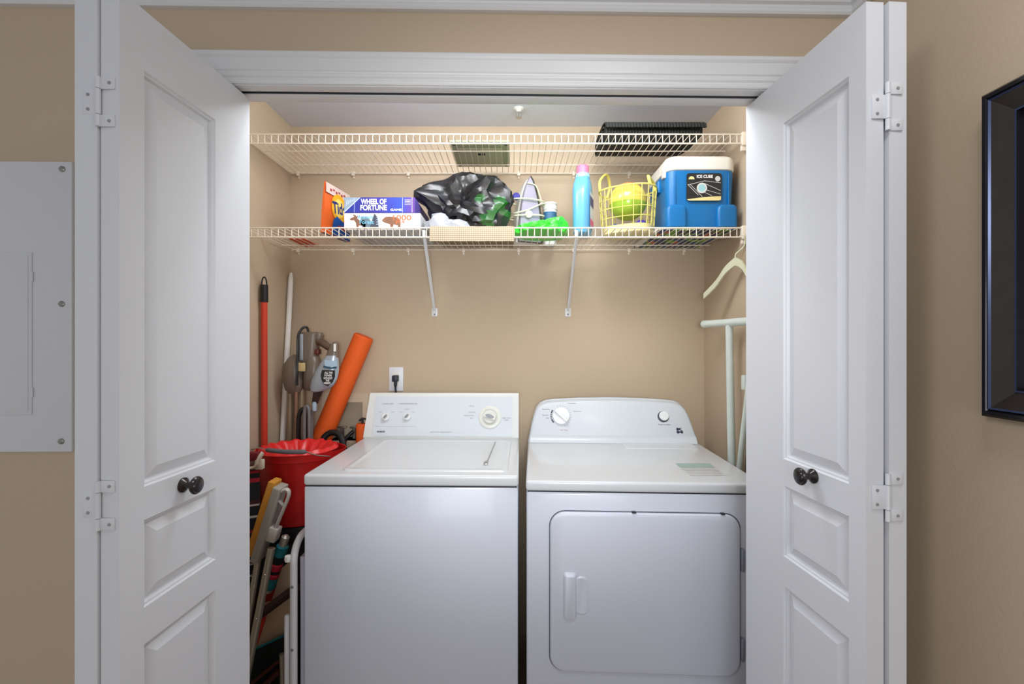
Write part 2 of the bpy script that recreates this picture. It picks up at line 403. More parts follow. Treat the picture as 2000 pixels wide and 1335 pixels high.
for zz in (q0.z-0.06, q1.z+0.055):
    b = MB(); b.tube([fw(q0.x+0.001, -0.012, zz-0.012), fw(q0.x+0.001, -0.012, zz+0.012)], 0.002, 8); obj('hinge', b, m_pan, dr)
for px, py in ((119, 329), (118, 593), (117, 862)):
    q = xw(px, py, 0.012); b = MB()
    Ms = frame(fw(q.x, -0.010, q.z), FW.to_3x3() @ Vector((1, 0, 0)), (0, 0, 1))
    b.lathe([(0.0075, 0), (0.0072, 0.002), (0.005, 0.0035), (0, 0.004)], Ms, 16, False); b.box((-0.006, -0.0008, 0.0032), (0.006, 0.0008, 0.0046), M=Ms)
    obj('screw', b, mat('panel_screw', (150, 148, 142), 0.35, 0.6), t)

# ------------------------------------------------------------------ picture frame on the right wall
t = thing('framed_picture', 'dark brown-black framed picture on the tan wall at far right', 'picture frame', (RW, 0.53, 1.27))
yf, yn, zt, zb = 0.826, 0.22, CZ+0.440, CZ-0.132
m_fr = mat('dark_frame_wood', (34, 29, 27), 0.35, var=((52, 44, 40), 40)); m_lip = mat('glossy_frame_edge', (20, 21, 28), 0.16)
pr_f = [(0, 0), (0, 0.030), (0.004, 0.034), (0.010, 0.034), (0.012, 0.031), (0.014, 0.0335), (0.017, 0.031), (0.046, 0.021), (0.047, 0.0225), (0.050, 0.0225), (0.051, 0.019), (0.054, 0.008), (0.054, 0)]
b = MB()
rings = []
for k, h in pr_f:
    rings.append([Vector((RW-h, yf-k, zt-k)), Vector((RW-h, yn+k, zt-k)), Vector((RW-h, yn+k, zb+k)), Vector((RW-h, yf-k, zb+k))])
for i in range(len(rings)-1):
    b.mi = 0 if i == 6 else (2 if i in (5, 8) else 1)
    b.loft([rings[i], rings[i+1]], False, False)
obj('frame', b, [m_fr, m_lip, mat('bead_reflection_blue', (60, 72, 106), 0.25, 0.4)], t, angle=20)  # blue of the bead is a window reflection put into its colour
k = 0.053
b = MB().box((RW-0.009, yn+k, zb+k), (RW-0.003, yf-k, zt-k)); obj('picture', b, mat('reddish_brown_print', (112, 72, 52), 0.5, var=((60, 44, 36), 14)), t)

# ------------------------------------------------------------------ washer
WM = Matrix.Translation((-0.665, 1.47, 0)) @ Matrix.Rotation(-0.020, 4, 'Z')
WZ = 0.978
wsh = thing('washing_machine', 'white top-loading washer on the left with square control console and three dials', 'washing machine', (-0.665, 1.47, 0), -0.020)
b = MB(); b.box((0.0, 0.003, 0.02), (0.684, 0.655, WZ-0.039), 0.006, M=WM)
for xx in (0.05, 0.63):
    for yy in (0.06, 0.60): b.lathe([(0.022, 0), (0.022, 0.012), (0.012, 0.014), (0.012, 0.03)], WM @ Matrix.Translation((xx, yy, 0)), 16)
obj('cabinet', b, M_enam, wsh)
b = MB(); b.box((0.004, 0.006, WZ-0.042), (0.680, 0.65, WZ-0.035), M=WM); obj('seam', b, M_dark, wsh)
b = MB(); b.box((-0.001, -0.001, WZ-0.036), (0.686, 0.655, WZ), 0.009, M=WM, seg=4)
wt = obj('top_deck', b, M_enam2, wsh)
b = MB(); b.loft([[WM @ Vector((x, y, z)) for x, y in rrect(0.105+k, 0.040+k, 0.652-k, 0.505-k, 0.02)] for k, z in ((0, WZ-0.001), (0.001, WZ+0.0035), (0.004, WZ+0.005), (0.016, WZ+0.005), (0.020, WZ+0.0035), (0.03, WZ+0.0035))])
obj('lid', b, M_enam2, wsh, angle=25)
b = MB(); b.tube([WM @ Vector((0.586, 0.46, WZ+0.0065)), WM @ Vector((0.575, 0.13, WZ+0.0065))], 0.0022, 8)  # rod added for the highlight along the lid gap
b.box((0.566, 0.105, WZ+0.004), (0.580, 0.14, WZ+0.010), 0.002, M=WM); obj('lid_highlight_rod', b, M_steel, wsh, label='thin steel rod in place of a gap highlight, with latch')
# console
y0c = 0.552; hC = 0.193
b = MB()
sec = [(y0c, 0.0), (y0c-0.002, 0.006), (y0c+0.056, hC-0.008), (y0c+0.060, hC-0.002), (y0c+0.066, hC), (0.648, hC-0.004), (0.652, 0.0)]
b.loft([[WM @ Vector((x+(0.012 if x < 0.3 else 0.0)*h/hC, y, WZ+h)) for y, h in sec] for x in (0.001, 0.683)])
con = obj('control_console', b, mat('console_end_cap', (214, 216, 214), 0.3), wsh)
CM = frame(WM @ Vector((0, y0c-0.002, WZ+0.006)), WM.to_3x3() @ Vector((1, 0, 0)), WM.to_3x3() @ Vector((0, 0.058, hC-0.014)))
b = MB(); b.prism(rrect(0.040, 0.004, 0.655, 0.180, 0.006), CM, 0.0022); obj('face_panel', b, M_cons, wsh)
CM2 = CM @ Matrix.Translation((0, 0, 0.0024))
def cpx(px, py, M, base_d):          # pixel on the sloped console plane -> its (x, y)
    o = M.translation; n = M.to_3x3() @ Vector((0, 0, 1)); r = P(px, py, 1.0)-Vector((0, 0, CZ))
    tt = (o-Vector((0, 0, CZ))).dot(n)/r.dot(n); q = M.inverted() @ (Vector((0, 0, CZ))+r*tt); return q.x, q.y
cx0, cy0 = cpx(733, 832, CM2, 2); cx1, cy1 = cpx(816, 795, CM2, 2)
b = MB(); b.prism(rrect(cx0, cy0, cx1, cy1, 0.004), CM2, 0.0012); obj('dial_plate', b, M_cons, wsh)
CM3 = CM2 @ Matrix.Translation((0, 0, 0.0014))
def dial(px, py, r, ang, parent, mats, M, ringr=None, depth=0.016):
    x, y = cpx(px, py, M, 2); Md = M @ Matrix.Translation((x, y, 0)); bb = MB()
    if ringr: bb.lathe([(ringr, 0), (ringr, 0.003), (ringr-0.003, 0.0045), (r+0.004, 0.0045), (r+0.002, 0.002), (0, 0.002)], Md, 40, False)
    bb.lathe([(r, 0.001), (r*0.97, depth*0.5), (r*0.90, depth*0.6), (0, depth*0.6)], Md, 32, False)
    Mp = Md @ Matrix.Rotation(math.radians(ang), 4, 'Z')
    bb.box((-r*0.92, -r*0.34, depth*0.4), (r*0.92, r*0.34, depth), 0.003, M=Mp)
    d = obj('dial', bb, mats, parent)
    g = MB(); g.plate(ell((0, 0, 0), (1, 0, 0), (0, 1, 0), r*0.62, r*0.26) and [(v.x, v.y) for v in ell((0, 0, 0), (1, 0, 0), (0, 1, 0), r*0.66, r*0.30)], Mp, depth+0.0004)
    obj('grip_cap', g, mat('dial_grey_cap', (150, 152, 158), 0.35, 0.4), d, label='grey cap on the dial grip')
m_dial = mat('dial_plastic', (222, 224, 224), 0.35)
dial(754, 814, 0.0175, 48, wsh, m_dial, CM3); dial(795.5, 813, 0.0175, 48, wsh, m_dial, CM3)
dial(957, 814, 0.030, -18, wsh, mat('timer_dial_plastic', (214, 216, 208), 0.35), CM2, 0.050, 0.024)
b = MB()
def wt_text(body, px0, px1, py, hpx, bold=0.0, MM=None):
    MM = MM or CM3; xa, ya = cpx(px0, py+hpx/2, MM, 2); xb, yb = cpx(px1, py-hpx/2, MM, 2)
    g = MB(); g.text(body, MM @ Matrix.Translation(((xa+xb)/2, (ya+yb)/2, 0.0)), xb-xa, yb-ya, bold); obj('maker_mark' if bold else 'lettering', g, M_ink if bold else M_grey, wsh)
wt_text('LOAD SIZE', 747, 768, 788, 2.2); wt_text('WASH/RINSE TEMPERATURE', 780, 815, 788, 2.2); 
wt_text('MED', 791, 800, 799, 1.6); wt_text('LOW', 740, 746, 804, 1.8); wt_text('HIGH', 764, 770, 804, 1.8); wt_text('HOT', 781, 786, 804, 1.8); wt_text('COLD', 804, 810, 804, 1.8)
wt_text('REGULAR', 917, 926, 792.5, 1.8); wt_text('DELICATE', 916, 928, 804.5, 1.8); wt_text('PERMANENT PRESS', 906, 925, 811, 1.8); wt_text('KNIT', 918, 923, 816, 1.8)
wt_text('HEAVY DUTY', 981, 998, 816, 2.2); wt_text('NORMAL', 985, 993, 820, 1.8)
wt_text('HEAVY DUTY  LARGE CAPACITY', 840, 882, 843.5, 1.8)
wt_text('KENMORE', 736, 752, 842.5, 3.2, 0.02)
# ------------------------------------------------------------------ dryer
DM = Matrix.Translation((0.0435, 1.45, 0)) @ Matrix.Rotation(-0.046, 4, 'Z')
DZ = 0.964
dry = thing('clothes_dryer', 'white front-loading dryer on the right with rounded control console', 'dryer', (0.0435, 1.45, 0), -0.046)
b = MB(); b.box((0.002, 0.004, 0.02), (0.735, 0.645, DZ-0.036), 0.008, M=DM, seg=3)
for xx in (0.05, 0.68):
    for yy in (0.06, 0.58): b.lathe([(0.022, 0), (0.022, 0.012), (0.012, 0.014), (0.012, 0.03)], DM @ Matrix.Translation((xx, yy, 0)), 16)
obj('cabinet', b, M_enam, dry)
b = MB(); b.box((0.006, 0.008, DZ-0.039), (0.731, 0.64, DZ-0.031), M=DM); obj('seam', b, M_dark, dry)
b = MB(); b.box((0, 0, DZ-0.033), (0.737, 0.645, DZ), 0.009, M=DM, seg=4); obj('top_panel', b, M_enam2, dry)
# lint screen door and embossed top
b = MB(); b.loft([[DM @ Vector((x, y, z)) for x, y in rrect(0.40+k, 0.455+k, 0.70-k, 0.545-k, 0.012)] for k, z in ((0, DZ-0.001), (0.001, DZ+0.002), (0.004, DZ+0.003), (0.012, DZ+0.003))])
obj('lint_door', b, M_enam2, dry, angle=25)
# front door: groove with its shade put into the grey colour, then the slab
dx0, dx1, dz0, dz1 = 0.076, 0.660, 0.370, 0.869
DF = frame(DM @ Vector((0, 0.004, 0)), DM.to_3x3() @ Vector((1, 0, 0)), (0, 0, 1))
b = MB(); b.prism(rrect(dx0-0.003, dz0-0.003, dx1+0.003, dz1+0.003, 0.050, 10), DF, 0.0012); obj('door_groove_shade', b, mat('groove_shade_grey', (96, 104, 116), 0.6), dry)
def recess(bm_mb, outl_r, M, steps):
    bm_mb.loft([[M @ Vector((x, y, z)) for x, y in outl_r(k)] for k, z in steps])
b = MB(); recess(b, lambda k: rrect(dx0+k, dz0+k, dx1-k, dz1-k, max(0.048-k, 0.01), 10), DF, ((0.0, 0.001), (0.0005, 0.006), (0.004, 0.010), (0.012, 0.012)))
drd = obj('door', b, M_enam, dry, angle=25)
# moulded handle: raised grip and scooped pocket rim
DF2 = DF @ Matrix.Translation((0, 0, 0.012))
hx0, hz0 = 0.117, 0.540
b = MB(); recess(b, lambda k: rrect(hx0+k, hz0+k, hx0+0.040-k, hz0+0.142-k, max(0.010-k, 0.002), 6), DF2, ((-0.001, 0.0), (0.001, 0.004), (0.004, 0.011), (0.008, 0.013)))
recess(b, lambda k: rrect(hx0+0.036+k, hz0+0.012+k, hx0+0.078-k, hz0+0.130-k, max(0.018-k, 0.004), 6), DF2, ((-0.001, 0.0), (0.003, 0.002), (0.006, 0.0022), (0.012, 0.0004)))
obj('handle', b, M_enam, drd, angle=30)
for za, zb2 in ((0.695, 0.765), (0.420, 0.490)):
    b = MB(); b.box((dx1+0.001, -0.010, za), (dx1+0.010, 0.003, zb2), 0.003, M=DM)
    obj('hinge', b, mat('hinge_zinc', (150, 158, 172), 0.4, 0.3), dry)
for xx in (0.330, 0.60):
    b = MB(); b.box((xx, -0.0085, dz1+0.0005), (xx+0.012, 0.003, dz1+0.0045), 0.001, M=DM); obj('door_bumper', b, M_dark, dry)
# console
outl = [(0, 0), (0.006, 0.03), (0.016, 0.08), (0.027, 0.122), (0.038, 0.148), (0.054, 0.165), (0.078, 0.176), (0.115, 0.181), (0.22, 0.187), (0.367, 0.190), (0.51, 0.187), (0.615, 0.181),
        (0.652, 0.176), (0.676, 0.165), (0.692, 0.148), (0.703, 0.122), (0.715, 0.08), (0.728, 0.03), (0.734, 0)]
y0d = 0.560
DC = frame(DM @ Vector((0, y0d, DZ)), DM.to_3x3() @ Vector((1, 0, 0)), DM.to_3x3() @ Vector((0, 0.060, 0.19)))
def ins(k):
    cx, cy = 0.367, 0.06
    return [(cx+(x-cx)*(1-k/0.367), max(0.0, y-k*(0.2 if y < 0.02 else 1.0))) for x, y in outl]
b = MB()
back = [DM @ Vector((x, 0.640, DZ+y*0.985)) for x, y in outl]
mid = [DM @ Vector((x, 0.560+0.060*y/0.19+0.030, DZ+y*0.985)) for x, y in outl]
b.loft([[DC @ Vector((x, y, 0.0)) for x, y in ins(0.010)], [DC @ Vector((x, y, -0.003)) for x, y in ins(0.004)], [DC @ Vector((x, y, -0.009)) for x, y in ins(0.0005)], mid, back])
obj('control_console', b, M_cons, dry, angle=40)
# flared sill along the console foot
b = MB(); b.loft([[DM @ Vector((x, y0d+a, DZ+h)) for a, h in ((0.0, 0.0), (-0.016, 0.0005), (-0.014, 0.007), (-0.006, 0.016), (0.004, 0.028), (0.012, 0.030))] for x in (0.010, 0.03, 0.70, 0.722)])
obj('console_sill', b, M_cons, dry, angle=60)
DC2 = DC @ Matrix.Translation((0, 0, 0.0006))
def ddial(px, py, r):
    x, y = cpx(px, py, DC2, 2); Md = DC2 @ Matrix.Translation((x, y, 0)); bb = MB()
    bb.lathe([(r, 0), (r, 0.005), (r*0.94, 0.009), (r*0.80, 0.010), (0, 0.010)], Md, 40, False)
    Mp = Md @ Matrix.Rotation(math.radians(-42), 4, 'Z'); bb.box((-r*0.93, -r*0.20, 0.008), (r*0.93, r*0.20, 0.022), 0.004, M=Mp)
    obj('dial', bb, mat('dryer_dial_plastic', (230, 232, 234), 0.3), dry)
    return x, y
kx, ky = ddial(1096, 811.5, 0.0385)
b = MB()
for a0, a1 in ((146, 166), (170, 176), (180, 186), (190, 196), (200, 222)):   # printed heat band beside the dial
    b.plate(circ(kx, ky, 0.0475, 8, a0, a1)+list(reversed(circ(kx, ky, 0.0415, 8, a0, a1))), DC2, 0.0004)
for a in range(-70, 125, 15):
    b.plate(circ(kx+0.045*math.cos(math.radians(a)), ky+0.045*math.sin(math.radians(a)), 0.0013, 8), DC2, 0.0004)
bx, by = cpx(1296, 812.5, DC2, 2)
b.plate(circ(bx-0.0016, by-0.0018, 0.0245, 32), DC2, 0.0004)
m_dl = mat('dark_grey_print', (70, 72, 82), 0.6)
obj('dial_scale', b, m_dl, dry)
b = MB(); b.text('Push to Start', DC2 @ Matrix.Translation((bx+0.002, by-0.036, 0.0006)), 0.054, 0.006); obj('lettering', b, m_dl, dry)
b = MB(); b.text('Timed Dry', DC2 @ Matrix.Translation((kx+0.048, ky+0.055, 0.0006)), 0.040, 0.006); obj('lettering', b, m_dl, dry)
b = MB(); b.text('Auto Dry', DC2 @ Matrix.Translation((kx-0.066, ky+0.028, 0.0006)), 0.034, 0.006); obj('lettering', b, m_dl, dry)
b = MB(); b.text('Normal', DC2 @ Matrix.Translation((kx-0.070, ky+0.002, 0.0006)), 0.024, 0.005); obj('lettering', b, m_dl, dry)
b = MB(); b.text('Low', DC2 @ Matrix.Translation((kx-0.060, ky-0.010, 0.0006)), 0.012, 0.005); obj('lettering', b, m_dl, dry)
b = MB(); b.text('Wrinkle Guard', DC2 @ Matrix.Translation((kx+0.072, ky+0.020, 0.0006)), 0.036, 0.004); obj('lettering', b, m_dl, dry)
b = MB(); b.text('Air Only', DC2 @ Matrix.Translation((kx+0.012, ky-0.063, 0.0006)), 0.034, 0.006); obj('lettering', b, mat('red_print', (170, 60, 60), 0.6), dry, label='small red lettering')
b = MB(); b.lathe([(0.0205, 0.0005), (0.0205, 0.006), (0.018, 0.008), (0, 0.008)], DC2 @ Matrix.Translation((bx+0.0012, by+0.0014, 0)), 32, False); obj('start_button', b, mat('dryer_dial_plastic', (230, 232, 234), 0.3), dry)
lx, ly = cpx(1328, 840.5, DC2, 2); b = MB()
Mk = DC2 @ Matrix.Translation((lx, ly, 0.0006))
for s_, yy, kk in (('K', 0.0062, 1), ('M', -0.0062, 1)):
    b.text(s_, Mk @ Matrix.Translation((0, yy, 0)), 0.024, 0.0112, 0.05)
    b.plate([(-0.0145, yy-0.0056), (-0.0125, yy-0.0056), (-0.0125, yy+0.0056), (-0.0145, yy+0.0056)], Mk)
obj('maker_mark', b, mat('navy_print', (24, 28, 60), 0.5), dry)
# worn sticker on the top panel
def ztop(px, py, z): 
    d = (CZ-z)*F/(py-667.5); return P(px, py, d)
b = MB(); zz = DZ+0.0008
b.poly([ztop(1319, 904, zz), ztop(1386, 904, zz), ztop(1397, 912, zz), ztop(1328, 912, zz)])
st = obj('sticker', b, mat('faded_teal_sticker', (158, 182, 176), 0.5), dry, label='faded teal strip sticker')
b = MB()
for k in range(5):
    yy = 914+k*3.2; b.poly([ztop(1331+k*4, yy, zz), ztop(1398+k*5, yy, zz), ztop(1399+k*5, yy+1.1, zz), ztop(1332+k*4, yy+1.1, zz)])
obj('sticker_text', b, mat('pale_grey_print', (196, 196, 188), 0.6), st)

# ------------------------------------------------------------------ laundry outlet box, wall socket
t = thing('laundry_outlet_box', 'cream recessed laundry hookup box in the back wall', 'outlet box', (-0.79, YB, HZ0))
m_cream = mat('cream_plastic', (205, 190, 165), 0.5)
b = MB(); fo = [(HX0-0.035, HZ0-0.035), (HX1+0.026, HZ0-0.035), (HX1+0.026, HZ1+0.042), (HX0-0.035, HZ1+0.042)]; fi = [(HX0, HZ0), (HX1, HZ0), (HX1, HZ1), (HX0, HZ1)]
b.loft([[Vector((x, YB, z)) for x, z in fo], [Vector((x, YB-0.006, z)) for x, z in fo], [Vector((x, YB-0.006, z)) for x, z in fi], [Vector((x, YB+0.085, z)) for x, z in fi]], False, True)
obj('housing', b, m_cream, t)
for xx in (-0.83, -0.77):
    b = MB(); b.tube([(xx, YB+0.05, HZ0), (xx, YB+0.05, HZ0+0.056)], 0.010, 10); b.box((xx-0.02, YB+0.040, HZ0+0.05), (xx+0.02, YB+0.06, HZ0+0.058), 0.002)
    obj('valve', b, M_steel, t)
t = thing('wall_outlet', 'white wall outlet above the washer console with a black plug', 'outlet', P(774, 740, YB))
a = P(760.5, 763, YB); c = P(788, 716.5, YB)
b = MB(); b.box((a.x, YB-0.006, a.z), (c.x, YB, c.z), 0.002); pl = obj('cover_plate', b, mat('outlet_white', (226, 230, 238), 0.4), t)
xm = (a.x+c.x)/2
b = MB()
for zz in (a.z+0.036, c.z-0.036): b.prism([(v.x, v.y) for v in ell((0, 0, 0), (1, 0, 0), (0, 1, 0), 0.0165, 0.0145, 20, 3)], frame((xm, YB-0.006, zz), (1, 0, 0), (0, 0, 1)), 0.002)
obj('socket', b, M_whitep, t)
pc = P(773, 738, YB-0.02)
t = thing('power_cord', 'black power plug and cord in the wall outlet behind the washer', 'cord', pc)
b = MB(); b.box((pc.x-0.013, YB-0.045, pc.z-0.016), (pc.x+0.013, YB-0.0085, pc.z+0.014), 0.004); obj('plug', b, mat('navy_black_rubber', (30, 36, 48), 0.5), t)
b = MB(); b.tube(smooth([(pc.x, YB-0.026, pc.z-0.014), (pc.x, YB-0.025, pc.z-0.05), (pc.x+0.004, YB-0.022, pc.z-0.12), (pc.x+0.012, YB-0.022, pc.z-0.4), (pc.x+0.03, YB-0.024, pc.z-0.7)]), [0.0075]*5+[0.0045]*20, 10); obj('cord', b, mat('navy_black_rubber', (30, 36, 48), 0.5), t)

# ------------------------------------------------------------------ ceiling sprinkler
sp = Vector((0.030, 2.03, ZC))
t = thing('fire_sprinkler', 'small chrome fire sprinkler on the closet ceiling', 'sprinkler', sp)
Ms = frame(sp, (1, 0, 0), (0, -1, 0))
b = MB(); b.lathe([(0.022, 0), (0.022, 0.002), (0.013, 0.006), (0.009, 0.012), (0.009, 0.016), (0, 0.016)], Ms, 20, False)
obj('escutcheon', b, M_whitep, t)
b = MB(); b.tube([sp+Vector((-0.004, 0, -0.014)), sp+Vector((-0.011, 0, -0.020)), sp+Vector((-0.011, 0, -0.033)), sp+Vector((0, 0, -0.040))], 0.0022, 6)
b.tube([sp+Vector((0.004, 0, -0.014)), sp+Vector((0.011, 0, -0.020)), sp+Vector((0.011, 0, -0.033)), sp+Vector((0, 0, -0.040))], 0.0022, 6)
b.lathe([(0.014, 0.040), (0.014, 0.0415), (0, 0.0415)], Ms, 16, False); b.tube([sp+Vector((0, 0, -0.014)), sp+Vector((0, 0, -0.040))], 0.0028, 8)
obj('frame_arms', b, M_steel, t)

# ------------------------------------------------------------------ wire shelves
def wire_shelf(z, yf, label, group='wire shelves'):
    t = thing('wire_shelf', label, 'shelf', (0, YB-0.01, z), 0, group)
    xa, xb = XL+0.012, XR-0.022; yb = YB-0.012; lip = 0.034
    b = MB(); n = int((xb-xa-0.01)/0.0262)
    for i in range(n+1):
        x = xa+0.005+i*0.0262
        b.tube([(x, yb, z), (x, yf+0.004, z), (x, yf, z-0.002), (x, yf-0.0005, z-lip)], 0.0016, 6)
    obj('wire_deck', b, M_wire, t)
    b = MB()
    for y, zz, r in ((yf, z+0.002, 0.0028), (yf-0.001, z-lip, 0.0032)): b.tube([(xa, y, zz), (xb, y, zz)], r, 8)
    obj('front_lip', b, M_wire, t)
    b = MB()
    for y, r in ((yf+0.145, 0.0026), (yf+0.295, 0.0026), (yb, 0.0028)): b.tube([(xa, y, z-0.0035), (xb, y, z-0.0035)], r, 8)
    obj('support_rod', b, M_wire, t)
    for x in [XL+0.04+0.262*k for k in range(8)]:
        b = MB(); b.box((x-0.007, yb-0.006, z-0.016), (x+0.007, YB, z+0.004), 0.002); b.box((x-0.004, YB-0.006, z-0.026), (x+0.004, YB, z-0.014), 0.002)
        obj('wall_clip', b, M_wire, t)
    for x0, x1, w in ((XL, XL+0.016, XL), (XR-0.026, XR, XR)):
        b = MB(); b.box((x0, yf-0.008, z-lip-0.008), (x1, yf+0.012, z+0.010), 0.003); b.box((x0, yf+0.002, z-lip-0.026), (x1, yf+0.012, z-lip-0.006), 0.003)
        obj('end_bracket', b, M_wire, t)
    return t
ZU, ZL, YF = CZ+0.804, CZ+0.441, 1.790
wire_shelf(ZU, YF, 'upper white wire shelf across the closet, just below the ceiling')
lower = wire_shelf(ZL, YF, 'lower white wire shelf across the closet, loaded with household items')
for (px0, px1) in ((829, 848.5), (1126, 1109.5)):
    b = MB(); s0 = P(px0, 466, YF+0.012); s0.z = ZL-0.036; e0 = P(px1, 612, YB-0.008)
    b.tube([s0+Vector((0, -0.008, 0.030)), s0+Vector((0, -0.006, 0.004)), s0+Vector((0, 0.012, -0.008)), e0+Vector((0, -0.002, 0.016)), e0], 0.0075, 10, flat=0.55)
    b.box((e0.x-0.014, YB-0.005, e0.z-0.014), (e0.x+0.014, YB, e0.z+0.026), 0.002)
    sb = obj('support_brace', b, mat('brace_white', (224, 226, 230), 0.35), lower, label='white diagonal support brace')
    b = MB(); b.lathe([(0.004, 0), (0.003, 0.003), (0, 0.003)], frame((e0.x, YB-0.005, e0.z-0.004), (1, 0, 0), (0, 0, 1)), 10, False); obj('screw', b, M_grey, sb)
TS = ZL+0.0025                                     # resting height on the lower shelf
TU = ZU+0.0025
# ------------------------------------------------------------------ things on the upper shelf
t = thing('rolled_mat', 'black ribbed mat rolled flat at the right of the upper shelf', 'mat', (0.57, 1.95, TU))
m_mat = mat('black_ribbed_rubber', (34, 36, 32), 0.7)
nt = m_mat.node_tree; bs = nt.nodes['Principled BSDF']; tc = nt.nodes.new('ShaderNodeTexCoord'); wv = nt.nodes.new('ShaderNodeTexWave'); wv.inputs['Scale'].default_value = 26; wv.bands_direction = 'X'
bp = nt.nodes.new('ShaderNodeBump'); bp.inputs['Strength'].default_value = 0.8; bp.inputs['Distance'].default_value = 0.004
nt.links.new(tc.outputs['Object'], wv.inputs['Vector']); nt.links.new(wv.outputs['Fac'], bp.inputs['Height']); nt.links.new(bp.outputs['Normal'], bs.inputs['Normal'])
yc, zc_ = 1.955, TU+0.045
path = []
for k in range(0, 92):                              # flattened spiral in the Y-Z plane
    a = k/91*2*math.pi*3.4; s_ = 1-0.74*k/91
    path.append((yc-0.130*s_*math.copysign(abs(math.cos(a))**0.7, math.cos(a)), zc_+0.045*s_*math.copysign(abs(math.sin(a))**0.8, math.sin(a))*1.0))
b = MB(); th = 0.0058
lp = []
for i, (y, z) in enumerate(path):
    y2, z2 = path[min(i+1, len(path)-1)]; y1, z1 = path[max(i-1, 0)]
    n = Vector((-(z2-z1), y2-y1)); n.normalize(); sgn = 1
    lp.append(((y, z), (y-(y-yc)*0.0+0, z), n))
outer = [Vector((0, y, z)) for (y, z), _, n in lp]
inner = []
for (y, z), _, n in lp:
    c = Vector((yc-y, zc_-z)); nn = n if n.dot(c) > 0 else -n
    inner.append(Vector((0, y+nn.x*th, z+nn.y*th)))
loop = outer+list(reversed(inner))
def xat(p, side): return (0.372 if side == 0 else 0.772-0.05*max(0, (p.y-1.83)/0.25))
for i in range(len(outer)-1):
    A0, A1, B1, B0 = outer[i], outer[i+1], inner[i+1], inner[i]
    L = [Vector((xat(p, 0), p.y, p.z)) for p in (A0, A1, B1, B0)]; R = [Vector((xat(p, 1), p.y, p.z)) for p in (A0, A1, B1, B0)]
    b.poly(L); b.poly(R); b.poly([L[0], L[1], R[1], R[0]]); b.poly([L[3], L[2], R[2], R[3]])
bmesh.ops.remove_doubles(b.bm, verts=b.bm.verts, dist=1e-5)
obj('rolled_sheet', b, m_mat, t, angle=50)
t = thing('flat_panel', 'flat grey-green rectangular panel lying at the middle of the upper shelf', 'panel', (-0.13, 2.0, TU))
m_gg = mat('grey_green_plastic', (168, 172, 142), 0.55)
b = MB(); b.box((-0.253, 1.868, TU+0.004), (-0.010, 2.135, TU+0.012), 0.003); body = obj('body', b, m_gg, t)
b = MB(); b.box((-0.225, 1.93, TU+0.0015), (-0.045, 2.10, TU+0.005), 0.002)
obj('base_plate', b, mat('grey_green_plate', (190, 192, 162), 0.5), t)
b = MB(); 
for xx in (-0.147, -0.128): b.box((xx, 1.975, TU+0.0005), (xx+0.013, 1.995, TU+0.003))
obj('vent_slot', b, M_dark, t)
for xx in (-0.238, -0.026):
    for yy in (1.888, 2.115):
        b = MB(); b.lathe([(0.007, 0), (0.007, 0.006)], Matrix.Translation((xx, yy, TU)), 12); obj('foot', b, mat('grey_rubber', (90, 92, 80), 0.8), t)

# ------------------------------------------------------------------ things on the lower shelf
# orange envelope lying flat at the left
b = MB(); b.loft([[Vector((x, y, TS+z)) for x, y in ((-0.962, 1.975), (-0.896, 1.99), (-0.885, 2.13), (-0.965, 2.15))] for z in (0, 0.004)])
tag(obj('orange_packet', b, mat('orange_paper', (214, 84, 40), 0.7), loc=(-0.93, 2.06, TS)), 'flat orange packet lying at the left of the lower shelf', 'packet')
# detergent pouch
pA, pB = Vector((-0.757, 1.862, 0)), Vector((-0.722, 2.045, 0))   # long face, facing the right
t = thing('detergent_pouch', 'orange and blue laundry detergent pouch at the left end of the lower shelf', 'detergent', (-0.75, 1.95, TS))
ax = (pB-pA).normalized(); nx = Vector((ax.y, -ax.x, 0)); HP = 0.207; LP = (pB-pA).length
MPF = frame(pA+Vector((0, 0, TS)), ax, (0, 0, 1))
m_po = mat('orange_film', (232, 104, 40), 0.4); m_gold = mat('yellow_print', (246, 178, 30), 0.45); m_blue = mat('blue_print', (24, 92, 176), 0.45); m_navy = mat('navy_ink', (24, 40, 120), 0.45)
b = MB(); rings = []
for k in range(9):
    h = HP*k/8; th = 0.008*(1-(k/8)**1.6)+0.0008; bul = 0.004*math.sin(math.pi*k/8)
    rings.append([pA+Vector((0, 0, TS+h))-nx*th*2, pA+Vector((0, 0, TS+h))+nx*0, pA+ax*LP*0.5+nx*bul+Vector((0, 0, TS+h)), pB+Vector((0, 0, TS+h)), pB-nx*th*2+Vector((0, 0, TS+h)), pA+ax*LP*0.5-nx*(th*2+bul)+Vector((0, 0, TS+h))])
b.loft(rings)
obj('film', b, m_po, t)
b = MB(); b.poly([p+Vector((0, 0, 0.0004-0.0012)) for p in rings[0]]); obj('base_gusset', b, mat('navy_film', (26, 40, 84), 0.4), t)
Mp = frame(pA+nx*0.0052+Vector((0, 0, TS)), ax, (0, 0, 1))
b = MB(); b.plate([(0.002, HP-0.042), (LP-0.002, HP-0.042), (LP-0.002, HP-0.002), (0.002, HP-0.002)], Mp); obj('header_band', b, mat('pale_film', (226, 205, 196), 0.4), t)
b = MB(); b.mi = 0
b.plate(circ(0.098, 0.122, 0.058, 28), Mp, 0.0002); b.mi = 1; b.plate(circ(0.098, 0.122, 0.038, 28), Mp, 0.0004)
b.mi = 2; b.plate([(0.045, 0), (LP-0.002, 0), (LP-0.002, 0.060), (0.130, 0.070), (0.08, 0.085), (0.055, 0.065), (0.045, 0.03)], Mp, 0.0006)
b.mi = 3; b.plate([(0.075, 0.030), (0.10, 0.040), (0.15, 0.030), (0.16, 0.045), (0.12, 0.052), (0.085, 0.048)], Mp, 0.0009)
b.mi = 3
